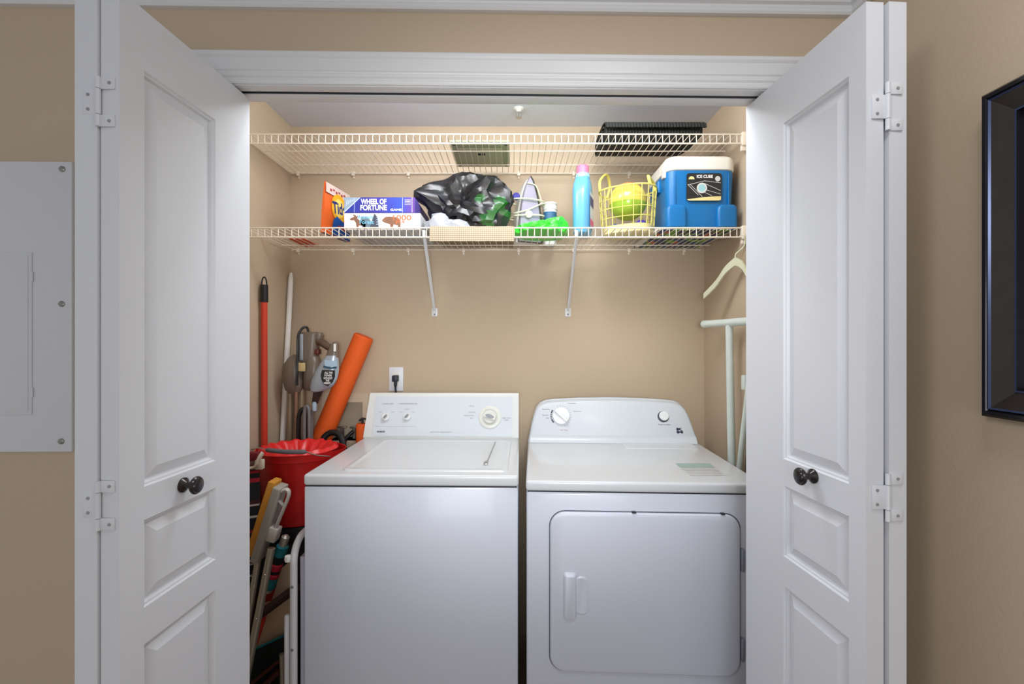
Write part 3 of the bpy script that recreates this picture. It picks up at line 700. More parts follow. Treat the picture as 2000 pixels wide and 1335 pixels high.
for k in range(7): b.plate(rrect(0.03+k*0.02, HP-0.030+0.006*(k % 2), 0.044+k*0.02, HP-0.020+0.004*(k % 2), 0.002, 2), Mp, 0.0004)
obj('printed_art', b, [m_gold, mat('pale_yellow_print', (250, 220, 110), 0.45), m_blue, mat('red_print', (206, 50, 44), 0.45)], t)
b = MB(); b.text('Tide', Mp @ Matrix.Translation((0.098, 0.122, 0.0012)) @ Matrix.Rotation(math.radians(8), 4, 'Z'), 0.104, 0.050, 0.03); obj('lettering', b, m_navy, t)

def flat_box(name, label, cat, x0, x1, y0, y1, z0, z1, m_front, m_rest, group=None):
    t = thing(name, label, cat, ((x0+x1)/2, (y0+y1)/2, z0), 0, group)
    b = MB(); b.box((x0, y0, z0), (x1, y1, z1), 0.0012); obj('carton', b, m_rest, t)
    M = frame((x0, y0-0.0004, z0), (1, 0, 0), (0, 0, 1)); b = MB()
    b.plate([(0.0008, 0.0008), (x1-x0-0.0008, 0.0008), (x1-x0-0.0008, z1-z0-0.0008), (0.0008, z1-z0-0.0008)], M); obj('front_print', b, m_front, t)
    return t, M @ Matrix.Translation((0, 0, 0.0003)), x1-x0, z1-z0
def grad_mat(name, stops, axis, scale, off):
    m = stripe_mat(name, stops, axis, scale, 0.45)
    cr = [n for n in m.node_tree.nodes if n.type == 'VALTORGB'][0]; cr.color_ramp.interpolation = 'LINEAR'
    fr = [n for n in m.node_tree.nodes if n.type == 'MATH' and n.operation == 'FRACT'][0]; fr.operation = 'ADD'; fr.inputs[1].default_value = off
    return m
yb0 = 1.822
zp = TS+0.0660
m_carton = mat('grey_carton', (188, 190, 192), 0.7)
t, M, w, h = flat_box('puzzle_box', 'white jigsaw puzzle box with brown animals under the blue game box', 'box', -0.664, -0.362, yb0, 2.145, TS, zp, mat('white_print', (232, 228, 226), 0.5), m_carton)
deer = [(0.022, 0.066), (0.026, 0.055), (0.016, 0.050), (0.010, 0.044), (0.016, 0.040), (0.026, 0.041), (0.032, 0.030), (0.034, 0.016), (0.036, 0.002), (0.040, 0.002), (0.042, 0.018), (0.056, 0.018), (0.060, 0.002), (0.064, 0.002), (0.066, 0.022),
        (0.070, 0.034), (0.060, 0.040), (0.044, 0.041), (0.036, 0.048), (0.040, 0.062), (0.034, 0.056), (0.031, 0.062)]
hs = h/0.068
b = MB(); m_br = mat('brown_print', (122, 82, 62), 0.6, var=((150, 110, 84), 60))
b.plate([(x*1.15+0.010, y*hs*0.95) for x, y in deer], M)
bear = [(0.158, 0.030), (0.150, 0.036), (0.154, 0.044), (0.164, 0.052), (0.176, 0.054), (0.196, 0.052), (0.212, 0.050), (0.222, 0.040), (0.224, 0.022), (0.222, 0.004), (0.214, 0.004), (0.212, 0.018), (0.196, 0.022), (0.192, 0.004), (0.184, 0.004), (0.182, 0.022), (0.170, 0.026)]
b.plate([(x, y*hs) for x, y in bear], M)
b.mi = 1; b.plate([(0.070, 0.012), (0.120, 0.004), (0.136, 0.020), (0.128, 0.036), (0.110, 0.030), (0.095, 0.048), (0.070, 0.052), (0.064, 0.034)], M)
b.mi = 2; b.plate([(0.100, 0.004), (0.138, 0.004), (0.132, 0.050), (0.120, 0.064), (0.112, 0.040)], M, 0.0002)
for k in range(5): b.plate([(0.152-0.002, 0.06-0)]*0 or [(0.150, 0.0), (0.1505, 0.0), (0.1505, 0.0005), (0.150, 0.0005)], M)
b.mi = 3
for k in range(4): b.plate([(0.128, 0.020+k*0.009), (0.148, 0.020+k*0.009), (0.148, 0.023+k*0.009), (0.128, 0.023+k*0.009)], M, 0.0003)
obj('printed_art', b, [m_br, mat('slate_print', (110, 128, 140), 0.6), mat('dark_slate_print', (70, 76, 92), 0.6), mat('pale_blue_print', (176, 190, 214), 0.6)], t)
b = MB(); b.text('Animals', M @ Matrix.Translation((0.084, 0.052*hs, 0.0006)), 0.062, 0.016, 0.02); b.text('Forest', M @ Matrix.Translation((0.090, 0.031*hs, 0.0006)), 0.056, 0.016, 0.02)
obj('lettering', b, mat('light_blue_print', (126, 196, 226), 0.5), t)
b = MB(); b.text('1000', M @ Matrix.Translation((0.230, 0.049*hs, 0.0006)), 0.072, 0.020, 0.01); b.text('pcs', M @ Matrix.Translation((0.222, 0.030*hs, 0.0006)), 0.034, 0.013, 0.01)
obj('lettering', b, mat('orange_print', (226, 112, 64), 0.5), t)
zg = zp+0.0006
m_gp = grad_mat('blue_purple_print', [(0.0, (38, 60, 160)), (0.45, (64, 56, 160)), (0.8, (52, 80, 190)), (1.0, (108, 60, 150))], 0, 1/0.28, 0.5)
t, M, w, h = flat_box('board_game_box', 'blue and purple board game box with white letters on the puzzle box', 'box', -0.664, -0.384, yb0, 2.13, zg, zg+0.062, m_gp, mat('purple_carton', (84, 70, 150), 0.6))
b = MB(); b.plate([(0.001, 0.004), (0.001, h-0.001), (0.062, h-0.001)], M); b.mi = 1; b.plate([(0.001, 0.0005), (0.066, h-0.001), (0.062, h-0.001), (0.001, 0.006)], M, 0.0002)
b.plate([(0.268, 0.001), (0.270, 0.001), (0.270, h-0.001), (0.268, h-0.001)], M, 0.0002)
for x in (0.04, 0.231): b.plate([(x, 0.001), (x+0.0015, 0.001), (x+0.0015, h-0.001), (x, h-0.001)], M, 0.0001)
for k in range(4): b.plate([(0.240, h-0.012-k*0.006), (0.264, h-0.012-k*0.006), (0.264, h-0.010-k*0.006), (0.240, h-0.010-k*0.006)], M, 0.0002)
for k in range(5): b.plate([(0.008+k*0.007, 0.030+k*0.005), (0.010+k*0.007, 0.029+k*0.005), (0.014+k*0.007, 0.05), (0.012+k*0.007, 0.052)], M, 0.0002)
obj('printed_art', b, [mat('silver_blue_print', (150, 172, 190), 0.5), mat('pale_print', (206, 212, 232), 0.5)], t)
b = MB(); b.text('WHEEL OF', M @ Matrix.Translation((0.117, h-0.0175, 0.0006)), 0.101, 0.022, 0.035); b.text('FORTUNE', M @ Matrix.Translation((0.117, 0.0205, 0.0006)), 0.105, 0.022, 0.035); b.text('GAME', M @ Matrix.Translation((0.206, 0.012, 0.0006)), 0.045, 0.0085, 0.03)
obj('lettering', b, mat('white_ink', (244, 244, 246), 0.5), t)

# clear plastic bag beside the puzzle box
c = P(868, 438, 1.93)
def sil_px(pts, cpx_, cpy_, d): return [(math.atan2(-(y-cpy_), x-cpx_), math.hypot(x-cpx_, y-cpy_)/F*d) for x, y in pts]
m_clear = mat('cloudy_clear_film', (160, 164, 172), 0.3)
b = MB(); blob(b, (P(868, 445, 1.852)), sil_px([(829, 424), (838, 420), (852, 434), (880, 432), (915, 434), (922, 446), (910, 456), (860, 457), (830, 454), (828, 438)], 868, 445, 1.852), 0.030, 5, 22, 0.22, 3, TS+0.007, 0.07)
tag(obj('clear_plastic_bag', b, m_clear, loc=(P(868, 445, 1.852).x, 1.852, TS), angle=25), 'crumpled cloudy white plastic bag between the boxes and the black bag', 'bag')
# black trash bag
CB = (906, 402, 1.960)
out = [(793, 381), (815, 372), (838, 362), (862, 351), (885, 344), (910, 343), (940, 347), (955, 347), (963, 340), (974, 350), (988, 366), (997, 378), (995, 400), (993, 430), (984, 452), (950, 455), (900, 455), (865, 455), (852, 445), (842, 428), (834, 408), (826, 396), (808, 388)]
m_bag = bpy.data.materials.new('black_bag_film'); m_bag.use_nodes = True; bb_ = m_bag.node_tree.nodes['Principled BSDF']
bb_.inputs['Base Color'].default_value = lin((30, 30, 33)); bb_.inputs['Roughness'].default_value = 0.30; bb_.inputs['Coat Weight'].default_value = 0.1
m_bagg = mat('green_tinted_film', (36, 92, 40), 0.24, coat=0.4)
b = MB(); blob(b, P(*CB), sil_px(out, *CB), 0.088, 11, 11, 0.42, 4, TS+0.007, 0.13)
cc = P(*CB)
for fc in b.bm.faces:
    q = fc.calc_center_median()-cc; n = noise.noise(q*22+Vector((3, 1, 4)))
    if 0.055 < q.x < 0.20 and q.z < 0.03 and n > 0.02 and q.y < 0.02: fc.material_index = 1
tag(obj('garbage_bag', b, [m_bag, m_bagg], loc=(cc.x, cc.y, TS), angle=24), 'crumpled glossy black garbage bag in the middle of the lower shelf', 'bag')
# beige placemat draped over the lip
m_weave = weave_mat('beige_woven_mat', (198, 181, 156), (148, 131, 108), 62)
xa, xb = P(840, 460, YF).x, P(1004, 460, YF).x
top = [(2.165, TS+0.0035), (2.0, TS+0.0035), (1.83, TS+0.004), (YF-0.002, TS+0.0052), (YF-0.0075, TS+0.0025), (YF-0.0105, ZL-0.012), (YF-0.0115, ZL-0.036), (YF-0.013, ZL-0.052)]
bot = [(2.165, TS), (2.0, TS), (1.83, TS), (YF, TS+0.0025), (YF-0.0052, TS-0.001), (YF-0.0075, ZL-0.012), (YF-0.0085, ZL-0.036), (YF-0.0105, ZL-0.052)]
b = MB(); b.loft([[Vector((x, y, z+ (0.0004*math.sin(i*2.1)))) for y, z in top+list(reversed(bot))] for i, x in enumerate([xa+(xb-xa)*k/14 for k in range(15)])])
tag(obj('woven_placemat', b, m_weave, loc=((xa+xb)/2, 1.95, TS)), 'beige woven placemat draped over the front lip of the lower shelf', 'placemat')
# steam iron on its heel
IB = P(1029, 437, 2.085); IB.z = TS+0.004
t = thing('steam_iron', 'white and lavender steam iron standing on its heel, cord wrapped round', 'iron', IB, math.radians(22))
IM = wmat(t)
def arch(w, h, n=18):
    pts = [(-w, 0.0)]
    for k in range(n+1):
        s = k/n; pts.append((-w*(1-s**2.0)**0.75 if s < 1 else 0.0, h*(0.04+0.96*s)))
    L = pts; return L+[(-x, y) for x, y in reversed(L[:-1])]
HI = 0.288
ap = arch(0.052, HI)
b = MB(); b.loft([[IM @ Vector((x*k, yy, z*zk)) for x, z in ap] for k, zk, yy in ((0.97, 0.985, -0.040), (1.0, 1.0, -0.037), (1.0, 1.0, -0.028))]); obj('soleplate', b, mat('lavender_soleplate', (186, 182, 204), 0.3, 0.35), t, label='pale lavender metal soleplate')
b = MB(); b.loft([[IM @ Vector((x*k+0.010, yy, z*zk)) for x, z in ap] for k, zk, yy in ((1.10, 1.03, -0.0275), (1.12, 1.04, -0.015), (1.08, 1.02, -0.005))]); obj('skirt', b, mat('olive_black_plastic', (74, 76, 66), 0.4), t, label='dark skirt round the soleplate')
b = MB(); b.loft([[IM @ Vector((x*k-0.006*(yy > 0), yy, z*zk)) for x, z in ap] for k, zk, yy in ((1.06, 1.0, -0.005), (0.98, 0.96, 0.030), (0.74, 0.88, 0.058))]); obj('body', b, M_whitep, t)
b = MB(); b.tube(smooth([IM @ Vector(p) for p in ((-0.006, 0.040, 0.225), (-0.008, 0.062, 0.215), (-0.008, 0.066, 0.15), (-0.006, 0.062, 0.07), (-0.006, 0.040, 0.05))]), 0.014, 12); obj('handle', b, M_whitep, t)
b = MB(); b.lathe([(0.016, 0), (0.016, 0.008), (0.012, 0.011), (0, 0.011)], frame(IM @ Vector((-0.060, -0.020, 0.196)), (1, 0, 0), (0, 0, 1)), 24, False); obj('dial', b, mat('royal_blue_plastic', (52, 50, 156), 0.35), t, label='round royal blue dial')
b = MB(); b.lathe([(0.016, 0), (0.016, 0.006), (0.010, 0.008), (0.005, 0.006), (0, 0.006)], frame(IM @ Vector((-0.012, -0.048, 0.116)), (1, 0, 0), (0, 0, 1)), 24, False)
m_cord = mat('cream_cord', (232, 232, 206), 0.5)
obj('plug', b, m_cord, t)
b = MB()
for k, (z1_, z2_, ph) in enumerate(((0.186, 0.182, 0), (0.124, 0.172, 1), (0.112, 0.118, 2))):
    lp_ = [IM @ Vector((-0.078, -0.01, z1_)), IM @ Vector((-0.070, -0.046, z1_-0.006)), IM @ Vector((-0.01, -0.052, (z1_*0.7+z2_*0.3))), IM @ Vector((0.055, -0.048, z2_)), IM @ Vector((0.074, -0.015, z2_+0.002)), IM @ Vector((0.055, 0.045, z2_)), IM @ Vector((-0.05, 0.050, z1_)), IM @ Vector((-0.078, 0.02, z1_)), IM @ Vector((-0.078, -0.01, z1_))]
    b.tube(smooth(lp_, 5), 0.0034, 8)
b.tube(smooth([IM @ Vector(p) for p in ((-0.018, -0.044, 0.255), (0.022, -0.044, 0.250), (0.046, -0.036, 0.215), (0.060, -0.03, 0.18))], 6), 0.0030, 8)
obj('cord', b, m_cord, t)
# small white tub
q = P(1074, 432, 2.125); TY = 2.125
t = thing('white_tub', 'small white lidded tub with a blue label behind the green bag', 'tub', (q.x, TY, TS))
b = MB(); b.lathe([(0.027, 0), (0.030, 0.003), (0.032, 0.165), (0.0, 0.165)], Matrix.Translation((q.x, TY, TS)), 28, False); obj('pot', b, M_whitep, t)
b = MB(); b.lathe([(0.0345, 0.162), (0.0345, 0.178), (0.033, 0.181), (0.031, 0.182), (0.031, 0.185), (0.0345, 0.186), (0.0335, 0.194), (0, 0.194)], Matrix.Translation((q.x, TY, TS)), 28, False); obj('lid', b, M_whitep, t)
b = MB(); b.loft([[Vector((q.x+0.0322*math.cos(math.radians(a)), TY+0.0322*math.sin(math.radians(a)), TS+z)) for a in range(200, 341, 10)] for z in (0.095, 0.150)], False, False, False); obj('label', b, mat('slate_blue_label', (60, 110, 150), 0.5), t, label='slate blue paper label')
# green plastic bag
b = MB(); gc = P(1060, 454, 1.925)
blob(b, gc, sil_px([(1003, 458), (1005, 445), (1020, 440), (1040, 439), (1062, 436), (1082, 427), (1100, 425), (1106, 437), (1111, 452), (1109, 464), (1090, 466), (1040, 466), (1008, 464)], 1060, 454, 1.925), 0.108, 23, 16, 0.20, 4, TS+0.001, 0.07)
tag(obj('green_plastic_bag', b, mat('bright_green_film', (62, 214, 56), 0.3), loc=(gc.x, gc.y, TS), angle=22), 'bright green plastic bag lying in front of the iron', 'bag')
# fabric softener bottle
bx_ = P(1138, 450, 1.93).x
t = thing('softener_bottle', 'tall pale blue fabric softener bottle with a pink cap', 'bottle', (bx_, 1.93, TS), math.radians(-20))
TM = wmat(t)
b = MB(); rings = []
for z, rx, ry, ox in ((0, 0.030, 0.060, 0), (0.004, 0.034, 0.066, 0), (0.03, 0.036, 0.069, 0), (0.10, 0.037, 0.070, 0), (0.16, 0.038, 0.068, 0), (0.19, 0.038, 0.062, 0), (0.215, 0.036, 0.050, 0), (0.235, 0.031, 0.034, 0), (0.242, 0.028, 0.028, 0)):
    rings.append(ell(TM @ Vector((ox, 0, z)), TM.to_3x3() @ Vector((1, 0, 0)), TM.to_3x3() @ Vector((0, 1, 0)), rx, ry, 32, 2.8))
b.loft(rings)
obj('body', b, mat('pale_blue_plastic', (98, 172, 214), 0.3, coat=0.2), t)
b = MB(); b.lathe([(0.030, 0.240), (0.031, 0.246), (0.029, 0.254), (0.027, 0.258), (0, 0.258)], TM, 28, False); obj('collar', b, mat('light_blue_plastic', (158, 214, 242), 0.3), t)
b = MB(); b.lathe([(0.0255, 0.257), (0.0255, 0.288), (0.0235, 0.292), (0, 0.292)], TM, 28, False); obj('cap', b, mat('pink_plastic', (236, 130, 168), 0.4), t, label='pink screw cap')
b = MB(); pts = [(0.0372, y) for y in (-0.046, -0.02, 0.01, 0.04)]
b.mi = 0
b.loft([[TM @ Vector((0.0395, y, z)) for y in (-0.045, -0.01, 0.03)] for z in (0.03, 0.17)], False, False, False)
b.mi = 1; b.loft([[TM @ Vector((0.0399, y, z)) for y in (-0.042, -0.01, 0.03)] for z in (0.115, 0.155)], False, False, False)
b.mi = 2; b.loft([[TM @ Vector((0.0399, y, z)) for y in (-0.042, -0.01, 0.03)] for z in (0.035, 0.062)], False, False, False)
obj('label', b, [mat('white_label', (214, 224, 234), 0.4), mat('indigo_print', (40, 60, 130), 0.4), mat('magenta_print', (224, 96, 150), 0.4)], t, label='white label with indigo and pink print')
# yellow basket with toys
BC = Vector((0.485, 1.935, TS)); RX, RY, BR = 0.116, 0.086, math.radians(-28)
t = thing('yellow_basket', 'yellow plastic lattice basket with loop handles, holding balls', 'basket', BC)
m_yel = mat('yellow_plastic', (238, 224, 116), 0.4)
def brad(z): return 0.90+0.10*z/0.175
def bpt(a, z, k=1.0):
    s = brad(z)*k; c, s2 = math.cos(a), math.sin(a)
    x = RX*s*math.copysign(abs(c)**0.8, c); y = RY*s*math.copysign(abs(s2)**0.8, s2)
    return BC+Vector((x*math.cos(BR)-y*math.sin(BR), x*math.sin(BR)+y*math.cos(BR), z))
b = MB(); HB = 0.188
for i in range(20):
    a = 2*math.pi*i/20; b.tube([bpt(a, 0.03), bpt(a, 0.09), bpt(a, HB)], 0.0018, 6)
for z in (0.066, 0.104, 0.142): b.tube([bpt(2*math.pi*i/48, z) for i in range(48)], 0.0017, 6, True)
b.tube([bpt(2*math.pi*i/48, HB) for i in range(48)], 0.0036, 8, True)
obj('lattice_wall', b, m_yel, t)
b = MB(); rr = []
for k, z in ((0.90, 0.0), (0.985, 0.004), (1.0, 0.034), (0.97, 0.034), (0.93, 0.007)): rr.append([bpt(2*math.pi*i/48, z, k) for i in range(48)])
b.loft(rr); obj('base', b, mat('pale_yellow_plastic', (226, 212, 150), 0.45), t, label='paler solid base')
for side in (-1, 1):
    a0 = math.pi if side < 0 else 0.0
    p1 = bpt(a0+0.55, HB); p2 = bpt(a0-0.55, HB)
    lean = 0.03*side
    b = MB(); m_ = (p1+p2)/2
    if side < 0: pts = [p1, p1+Vector((0.0, 0, 0.045)), m_+Vector((0.012, 0.0, 0.088)), p2+Vector((0.012, 0, 0.055)), p2]
    else: pts = [p1, p1+Vector((-0.004, 0, 0.03)), m_+Vector((-0.016, 0.0, 0.045)), p2+Vector((-0.006, 0, 0.028)), p2]
    b.tube(smooth(pts, 7), 0.0046, 8, flat=1.4); obj('handle', b, m_yel, t, label='looped yellow handle')
def ball(name, px, py, d, r, m, label, zfix=None):
    c = P(px, py, d)
    if zfix is not None: c.z = zfix
    bm2 = bmesh.new(); bmesh.ops.create_uvsphere(bm2, u_segments=32, v_segments=20, radius=r); bb = MB(); bb.add(bm2, Matrix.Translation(c))
    return bb, c
bb, c = ball('toy_ball', 1000+900*0.487/1.940, 395, 1.940, 0.0785, None, None, TS+0.146)
for fc in bb.bm.faces:
    q = fc.calc_center_median()-c; fc.material_index = 0 if q.z > -0.012 else 1
    if q.z > 0.062: fc.material_index = 2
tag(obj('beach_ball', bb, [mat('yellow_vinyl', (226, 206, 92), 0.22, coat=0.4), mat('lime_vinyl', (160, 196, 62), 0.25, coat=0.4), mat('orange_vinyl', (232, 150, 84), 0.25)], loc=tuple(c)), 'large yellow and lime glossy ball filling the yellow basket', 'ball')
for px, yy, r, col, lab in ((1201, 1.960, 0.025, (40, 92, 176), 'small blue ball at the left front of the yellow basket'), (1220, 1.912, 0.020, (226, 92, 58), 'small coral red ball beside the blue ball in the yellow basket'), (1252, 1.892, 0.025, (74, 58, 158), 'small purple ball at the right front of the yellow basket')):
    bb, c = ball('toy_ball', px, 440, yy, r, None, None, TS+0.0075+r)
    tag(obj('toy_ball', bb, mat('toy_%d_%d' % (col[0], col[2]), col, 0.35), loc=tuple(c)), lab, 'ball', 'small balls in the yellow basket')
# colourful book under the cooler
CX0, CX1, CY0, CY1 = 0.609, 0.893, 1.818, 2.09
m_book = bpy.data.materials.new('colourful_cover'); m_book.use_nodes = True; ntb = m_book.node_tree
vo = ntb.nodes.new('ShaderNodeTexVoronoi'); vo.inputs['Scale'].default_value = 28; cr = ntb.nodes.new('ShaderNodeValToRGB'); cr.color_ramp.interpolation = 'CONSTANT'
sx = ntb.nodes.new('ShaderNodeSeparateColor'); tcb = ntb.nodes.new('ShaderNodeTexCoord')
ntb.links.new(tcb.outputs['Object'], vo.inputs['Vector']); ntb.links.new(vo.outputs['Color'], sx.inputs[0]); ntb.links.new(sx.outputs[0], cr.inputs[0]); ntb.links.new(cr.outputs[0], ntb.nodes['Principled BSDF'].inputs['Base Color'])
el = cr.color_ramp.elements
for p, c in ((0.25, (30, 60, 110)), (0.45, (96, 150, 48)), (0.62, (24, 34, 80)), (0.76, (190, 90, 50)), (0.88, (140, 170, 60))): e = el.new(p); e.color = lin(c)
el[0].color = lin((20, 32, 66)); el[-1].color = lin((30, 40, 60))
t = thing('picture_book', 'colourful flat picture book lying under the blue cooler', 'book', (0.74, 1.98, TS))
b = MB(); b.box((0.588, 1.818, TS), (0.875, 2.17, TS+0.0012)); b.box((0.588, 1.818, TS+0.0085), (0.875, 2.17, TS+0.0095)); b.box((0.575, 2.168, TS), (0.875, 2.170, TS+0.0095)); obj('cover', b, m_book, t)
b = MB(); b.box((0.578, 1.821, TS+0.0012), (0.872, 2.167, TS+0.0085)); obj('pages', b, mat('page_edges', (226, 222, 210), 0.8), t)
# cooler
ZK = TS+0.0098
t = thing('drink_cooler', 'blue drink cooler with white lid at the right end of the lower shelf', 'cooler', ((CX0+CX1)/2, (CY0+CY1)/2, ZK), math.radians(0))
m_cb = mat('cooler_blue_plastic', (10, 112, 178), 0.38); m_cw = mat('cooler_white_plastic', (236, 234, 226), 0.45)
ccx, ccy = (CX0+CX1)/2, (CY0+CY1)/2; HXk, HYk = (CX1-CX0)/2, (CY1-CY0)/2
def crr(k, z, r=0.045, sh=0.0): return [Vector((ccx+x, ccy+y, ZK+z)) for x, y in rrect(-HXk-k, -HYk-k+sh, HXk+k, HYk+k, r+k, 8)]
b = MB(); b.loft([crr(-0.022, 0), crr(-0.016, 0.004), crr(-0.014, 0.03), crr(-0.010, 0.12), crr(-0.006, 0.205), crr(-0.006, 0.225), crr(-0.012, 0.227)])
obj('body', b, m_cb, t, angle=40)
b = MB(); b.loft([crr(-0.006, 0.226), crr(-0.002, 0.229), crr(-0.002, 0.262), crr(-0.004, 0.272), crr(-0.012, 0.283), crr(-0.026, 0.289), crr(-0.034, 0.289)])
b.loft([[Vector((ccx+x, ccy+y, ZK+z)) for x, y in rrect(-HXk+k, -HYk+k, HXk-k, HYk-k, 0.04, 8)] for k, z in ((0.045, 0.288), (0.047, 0.296), (0.055, 0.300))])
obj('lid', b, m_cw, t, angle=40)
for sd in (-1, 1):                                  # rounded corner columns at the foot of the front
    b = MB(); xx = ccx+sd*(HXk-0.042)
    b.loft([[Vector((xx+x*k, CY0+0.008+y*k, ZK+z)) for x, y in rrect(-0.040, -0.012, 0.040, 0.06, 0.014, 6)] for k, z in ((0.96, 0.001), (1.0, 0.006), (1.0, 0.066), (0.97, 0.076), (0.90, 0.083), (0.72, 0.088))])
    obj('corner_foot', b, m_cb, t)
for sd in (-1, 1):
    b = MB(); b.box((ccx+sd*0.106-0.0025, CY0+0.003, ZK+0.085), (ccx+sd*0.106+0.0025, CY0+0.013, ZK+0.215), 0.002); obj('rib', b, m_cb, t)
b = MB(); b.box((CX0-0.006, CY0+0.09, ZK+0.165), (CX0+0.012, CY1-0.09, ZK+0.215), 0.006); obj('side_handle', b, m_cb, t)
b = MB(); b.box((CX0-0.003, CY0+0.03, ZK+0.205), (CX0+0.010, CY0+0.055, ZK+0.240), 0.003); obj('lid_hinge', b, mat('pale_pink_white', (226, 214, 208), 0.5), t)
LM = frame((ccx-0.062, CY0+0.0050, ZK+0.104), (1, 0, 0.0), (0, -0.03, 1))
w_, h_ = 0.138, 0.108
b = MB(); b.prism(rrect(0, 0, w_, h_, 0.010, 5), LM @ Matrix.Translation((0, 0, 0.0)), 0.0035); lb = obj('label_plate', b, mat('black_label', (34, 36, 38), 0.4), t, label='black label plate with white print')
LM2 = LM @ Matrix.Translation((0, 0, 0.0038)); b = MB()
b.plate([(0.002, 0.004), (0.010, 0.001), (0.128, 0.001), (0.136, 0.004), (0.136, 0.018), (0.10, 0.017), (0.05, 0.012), (0.002, 0.006)], LM2); b.mi = 1
b.plate(circ(0.060, 0.050, 0.0205, 28), LM2, 0.0004); b.plate(circ(0.122, 0.086, 0.0105, 20), LM2, 0.0003)
for (x0_, y0_, x1_, y1_) in ((0.004, 0.062, 0.070, 0.078), (0.070, 0.078, 0.134, 0.070), (0.004, 0.064, 0.046, 0.022), (0.014, 0.064, 0.062, 0.016), (0.070, 0.068, 0.134, 0.040), (0.066, 0.046, 0.134, 0.026), (0.060, 0.038, 0.100, 0.020)):
    dx, dy = x1_-x0_, y1_-y0_; L = math.hypot(dx, dy); nx_, ny_ = -dy/L*0.0008, dx/L*0.0008
    b.plate([(x0_-nx_, y0_-ny_), (x1_-nx_, y1_-ny_), (x1_+nx_, y1_+ny_), (x0_+nx_, y0_+ny_)], LM2, 0.0002)
b.mi = 0; b.plate(circ(0.019, 0.084, 0.0115, 20, 0, 180), LM2, 0.0002)
b.mi = 2; b.plate(circ(0.060, 0.050, 0.015, 7), LM2, 0.0006)
obj('printed_art', b, [mat('cream_print', (228, 214, 150), 0.5), mat('silver_print', (206, 210, 208), 0.4), mat('ice_print', (150, 200, 206), 0.4)], lb)
b = MB(); b.text('ICE CUBE', LM2 @ Matrix.Translation((0.071, 0.095, 0.0004)), 0.064, 0.012, 0.03); obj('lettering', b, mat('white_ink', (244, 244, 246), 0.5), lb)

# ------------------------------------------------------------------ plastic hanger under the shelf
t = thing('clothes_hanger', 'pale plastic clothes hanger hanging from the lower shelf at right', 'hanger', P(1437, 508, 1.78))
m_h = mat('translucent_ivory_plastic', (214, 214, 186), 0.35)
hc = P(1437, 512, 1.80); e1 = P(1375, 578, 1.95); e2 = Vector((XR-0.012, 1.70, e1.z))
b = MB()
def arm(e):
    pts = smooth([hc+Vector((0, 0, 0.004)), hc.lerp(e, 0.30)+Vector((0, 0, 0.012 if e is e1 else 0.020)), hc.lerp(e, 0.6)+Vector((0, 0, -0.002 if e is e1 else 0.010)), e], 6)
    d_ = (e-hc); d_.z = 0; nrm = Vector((-d_.y, d_.x, 0)).normalized()*0.004
    n = len(pts)
    hh = [0.016-0.005*(i/(n-1)) for i in range(n)]
    b.loft([[p-nrm+Vector((0, 0, -h)), p+nrm+Vector((0, 0, -h)), p+nrm+Vector((0, 0, h)), p-nrm+Vector((0, 0, h))] for p, h in zip(pts, hh)])
arm(e1); arm(e2); obj('arms', b, m_h, t)
b = MB(); hk = Vector((hc.x, hc.y, hc.z+0.012)); ld = (e1-hc); ld.z = 0; ld.normalize()
top_z = ZL-0.036+0.004
cy_ = Vector((P(1449, 475, YF).x, YF-0.001, ZL-0.034))
b.tube(smooth([hk, hk+Vector((0.0, -0.001, 0.020)), cy_+Vector((0.004, 0.0, -0.040)), cy_+Vector((0.010, -0.004, -0.016)), cy_+Vector((0.004, -0.008, 0.004)), cy_+Vector((-0.002, 0.0, 0.0085)), cy_+Vector((-0.008, 0.008, 0.0))], 6), 0.0028, 8); obj('hook', b, m_h, t)

# ------------------------------------------------------------------ ironing board in the gap at the right
t = thing('ironing_board', 'folded ironing board with pale legs standing between dryer and right wall', 'ironing board', (0.87, 1.7, 0))
m_ib = mat('pale_mint_white_enamel', (216, 226, 218), 0.35)
z_t = CZ+0.077
b = MB(); b.tube([(0.833, 1.985, z_t), (0.842, 1.94, z_t), (0.897, 1.63, z_t)], 0.0155, 14); b.tube([(0.831, 1.995, z_t), (0.8345, 1.978, z_t)], 0.0168, 14); obj('foot_bar', b, m_ib, t)
b = MB(); b.tube([(0.862, 1.828, z_t-0.012), (0.862, 1.815, 1.10), (0.863, 1.775, 0.0)], 0.0145, 14); b.box((0.851, 1.816, z_t-0.030), (0.873, 1.840, z_t-0.008), 0.003); obj('leg', b, m_ib, t)
b = MB(); b.tube([(0.880, 1.700, 1.285), (0.876, 1.735, 1.10), (0.866, 1.80, 0.72), (0.862, 1.86, 0.10)], 0.011, 12); obj('leg', b, m_ib, t)
b = MB(); b.box((0.868, 1.722, 1.22), (0.888, 1.748, 1.275), 0.003); obj('latch', b, m_ib, t)
b = MB(); nose = []
for y, z in ((1.30, 0.02), (1.30, 1.25), (1.36, 1.34), (1.45, 1.395), (1.55, 1.41), (1.65, 1.40), (1.72, 1.36), (1.752, 1.28), (1.765, 1.15), (1.782, 0.95), (1.80, 0.7), (1.80, 0.02)): nose.append((y, z))
b.loft([[Vector((x, 1.55+(y-1.55)*k, 0.7+(z-0.7)*k)) for y, z in nose] for x, k in ((0.899, 0.99), (0.902, 1.0), (0.909, 1.0), (0.912, 0.99))]); obj('board', b, mat('taupe_board_cover', (140, 128, 112), 0.85), t, label='taupe covered board')

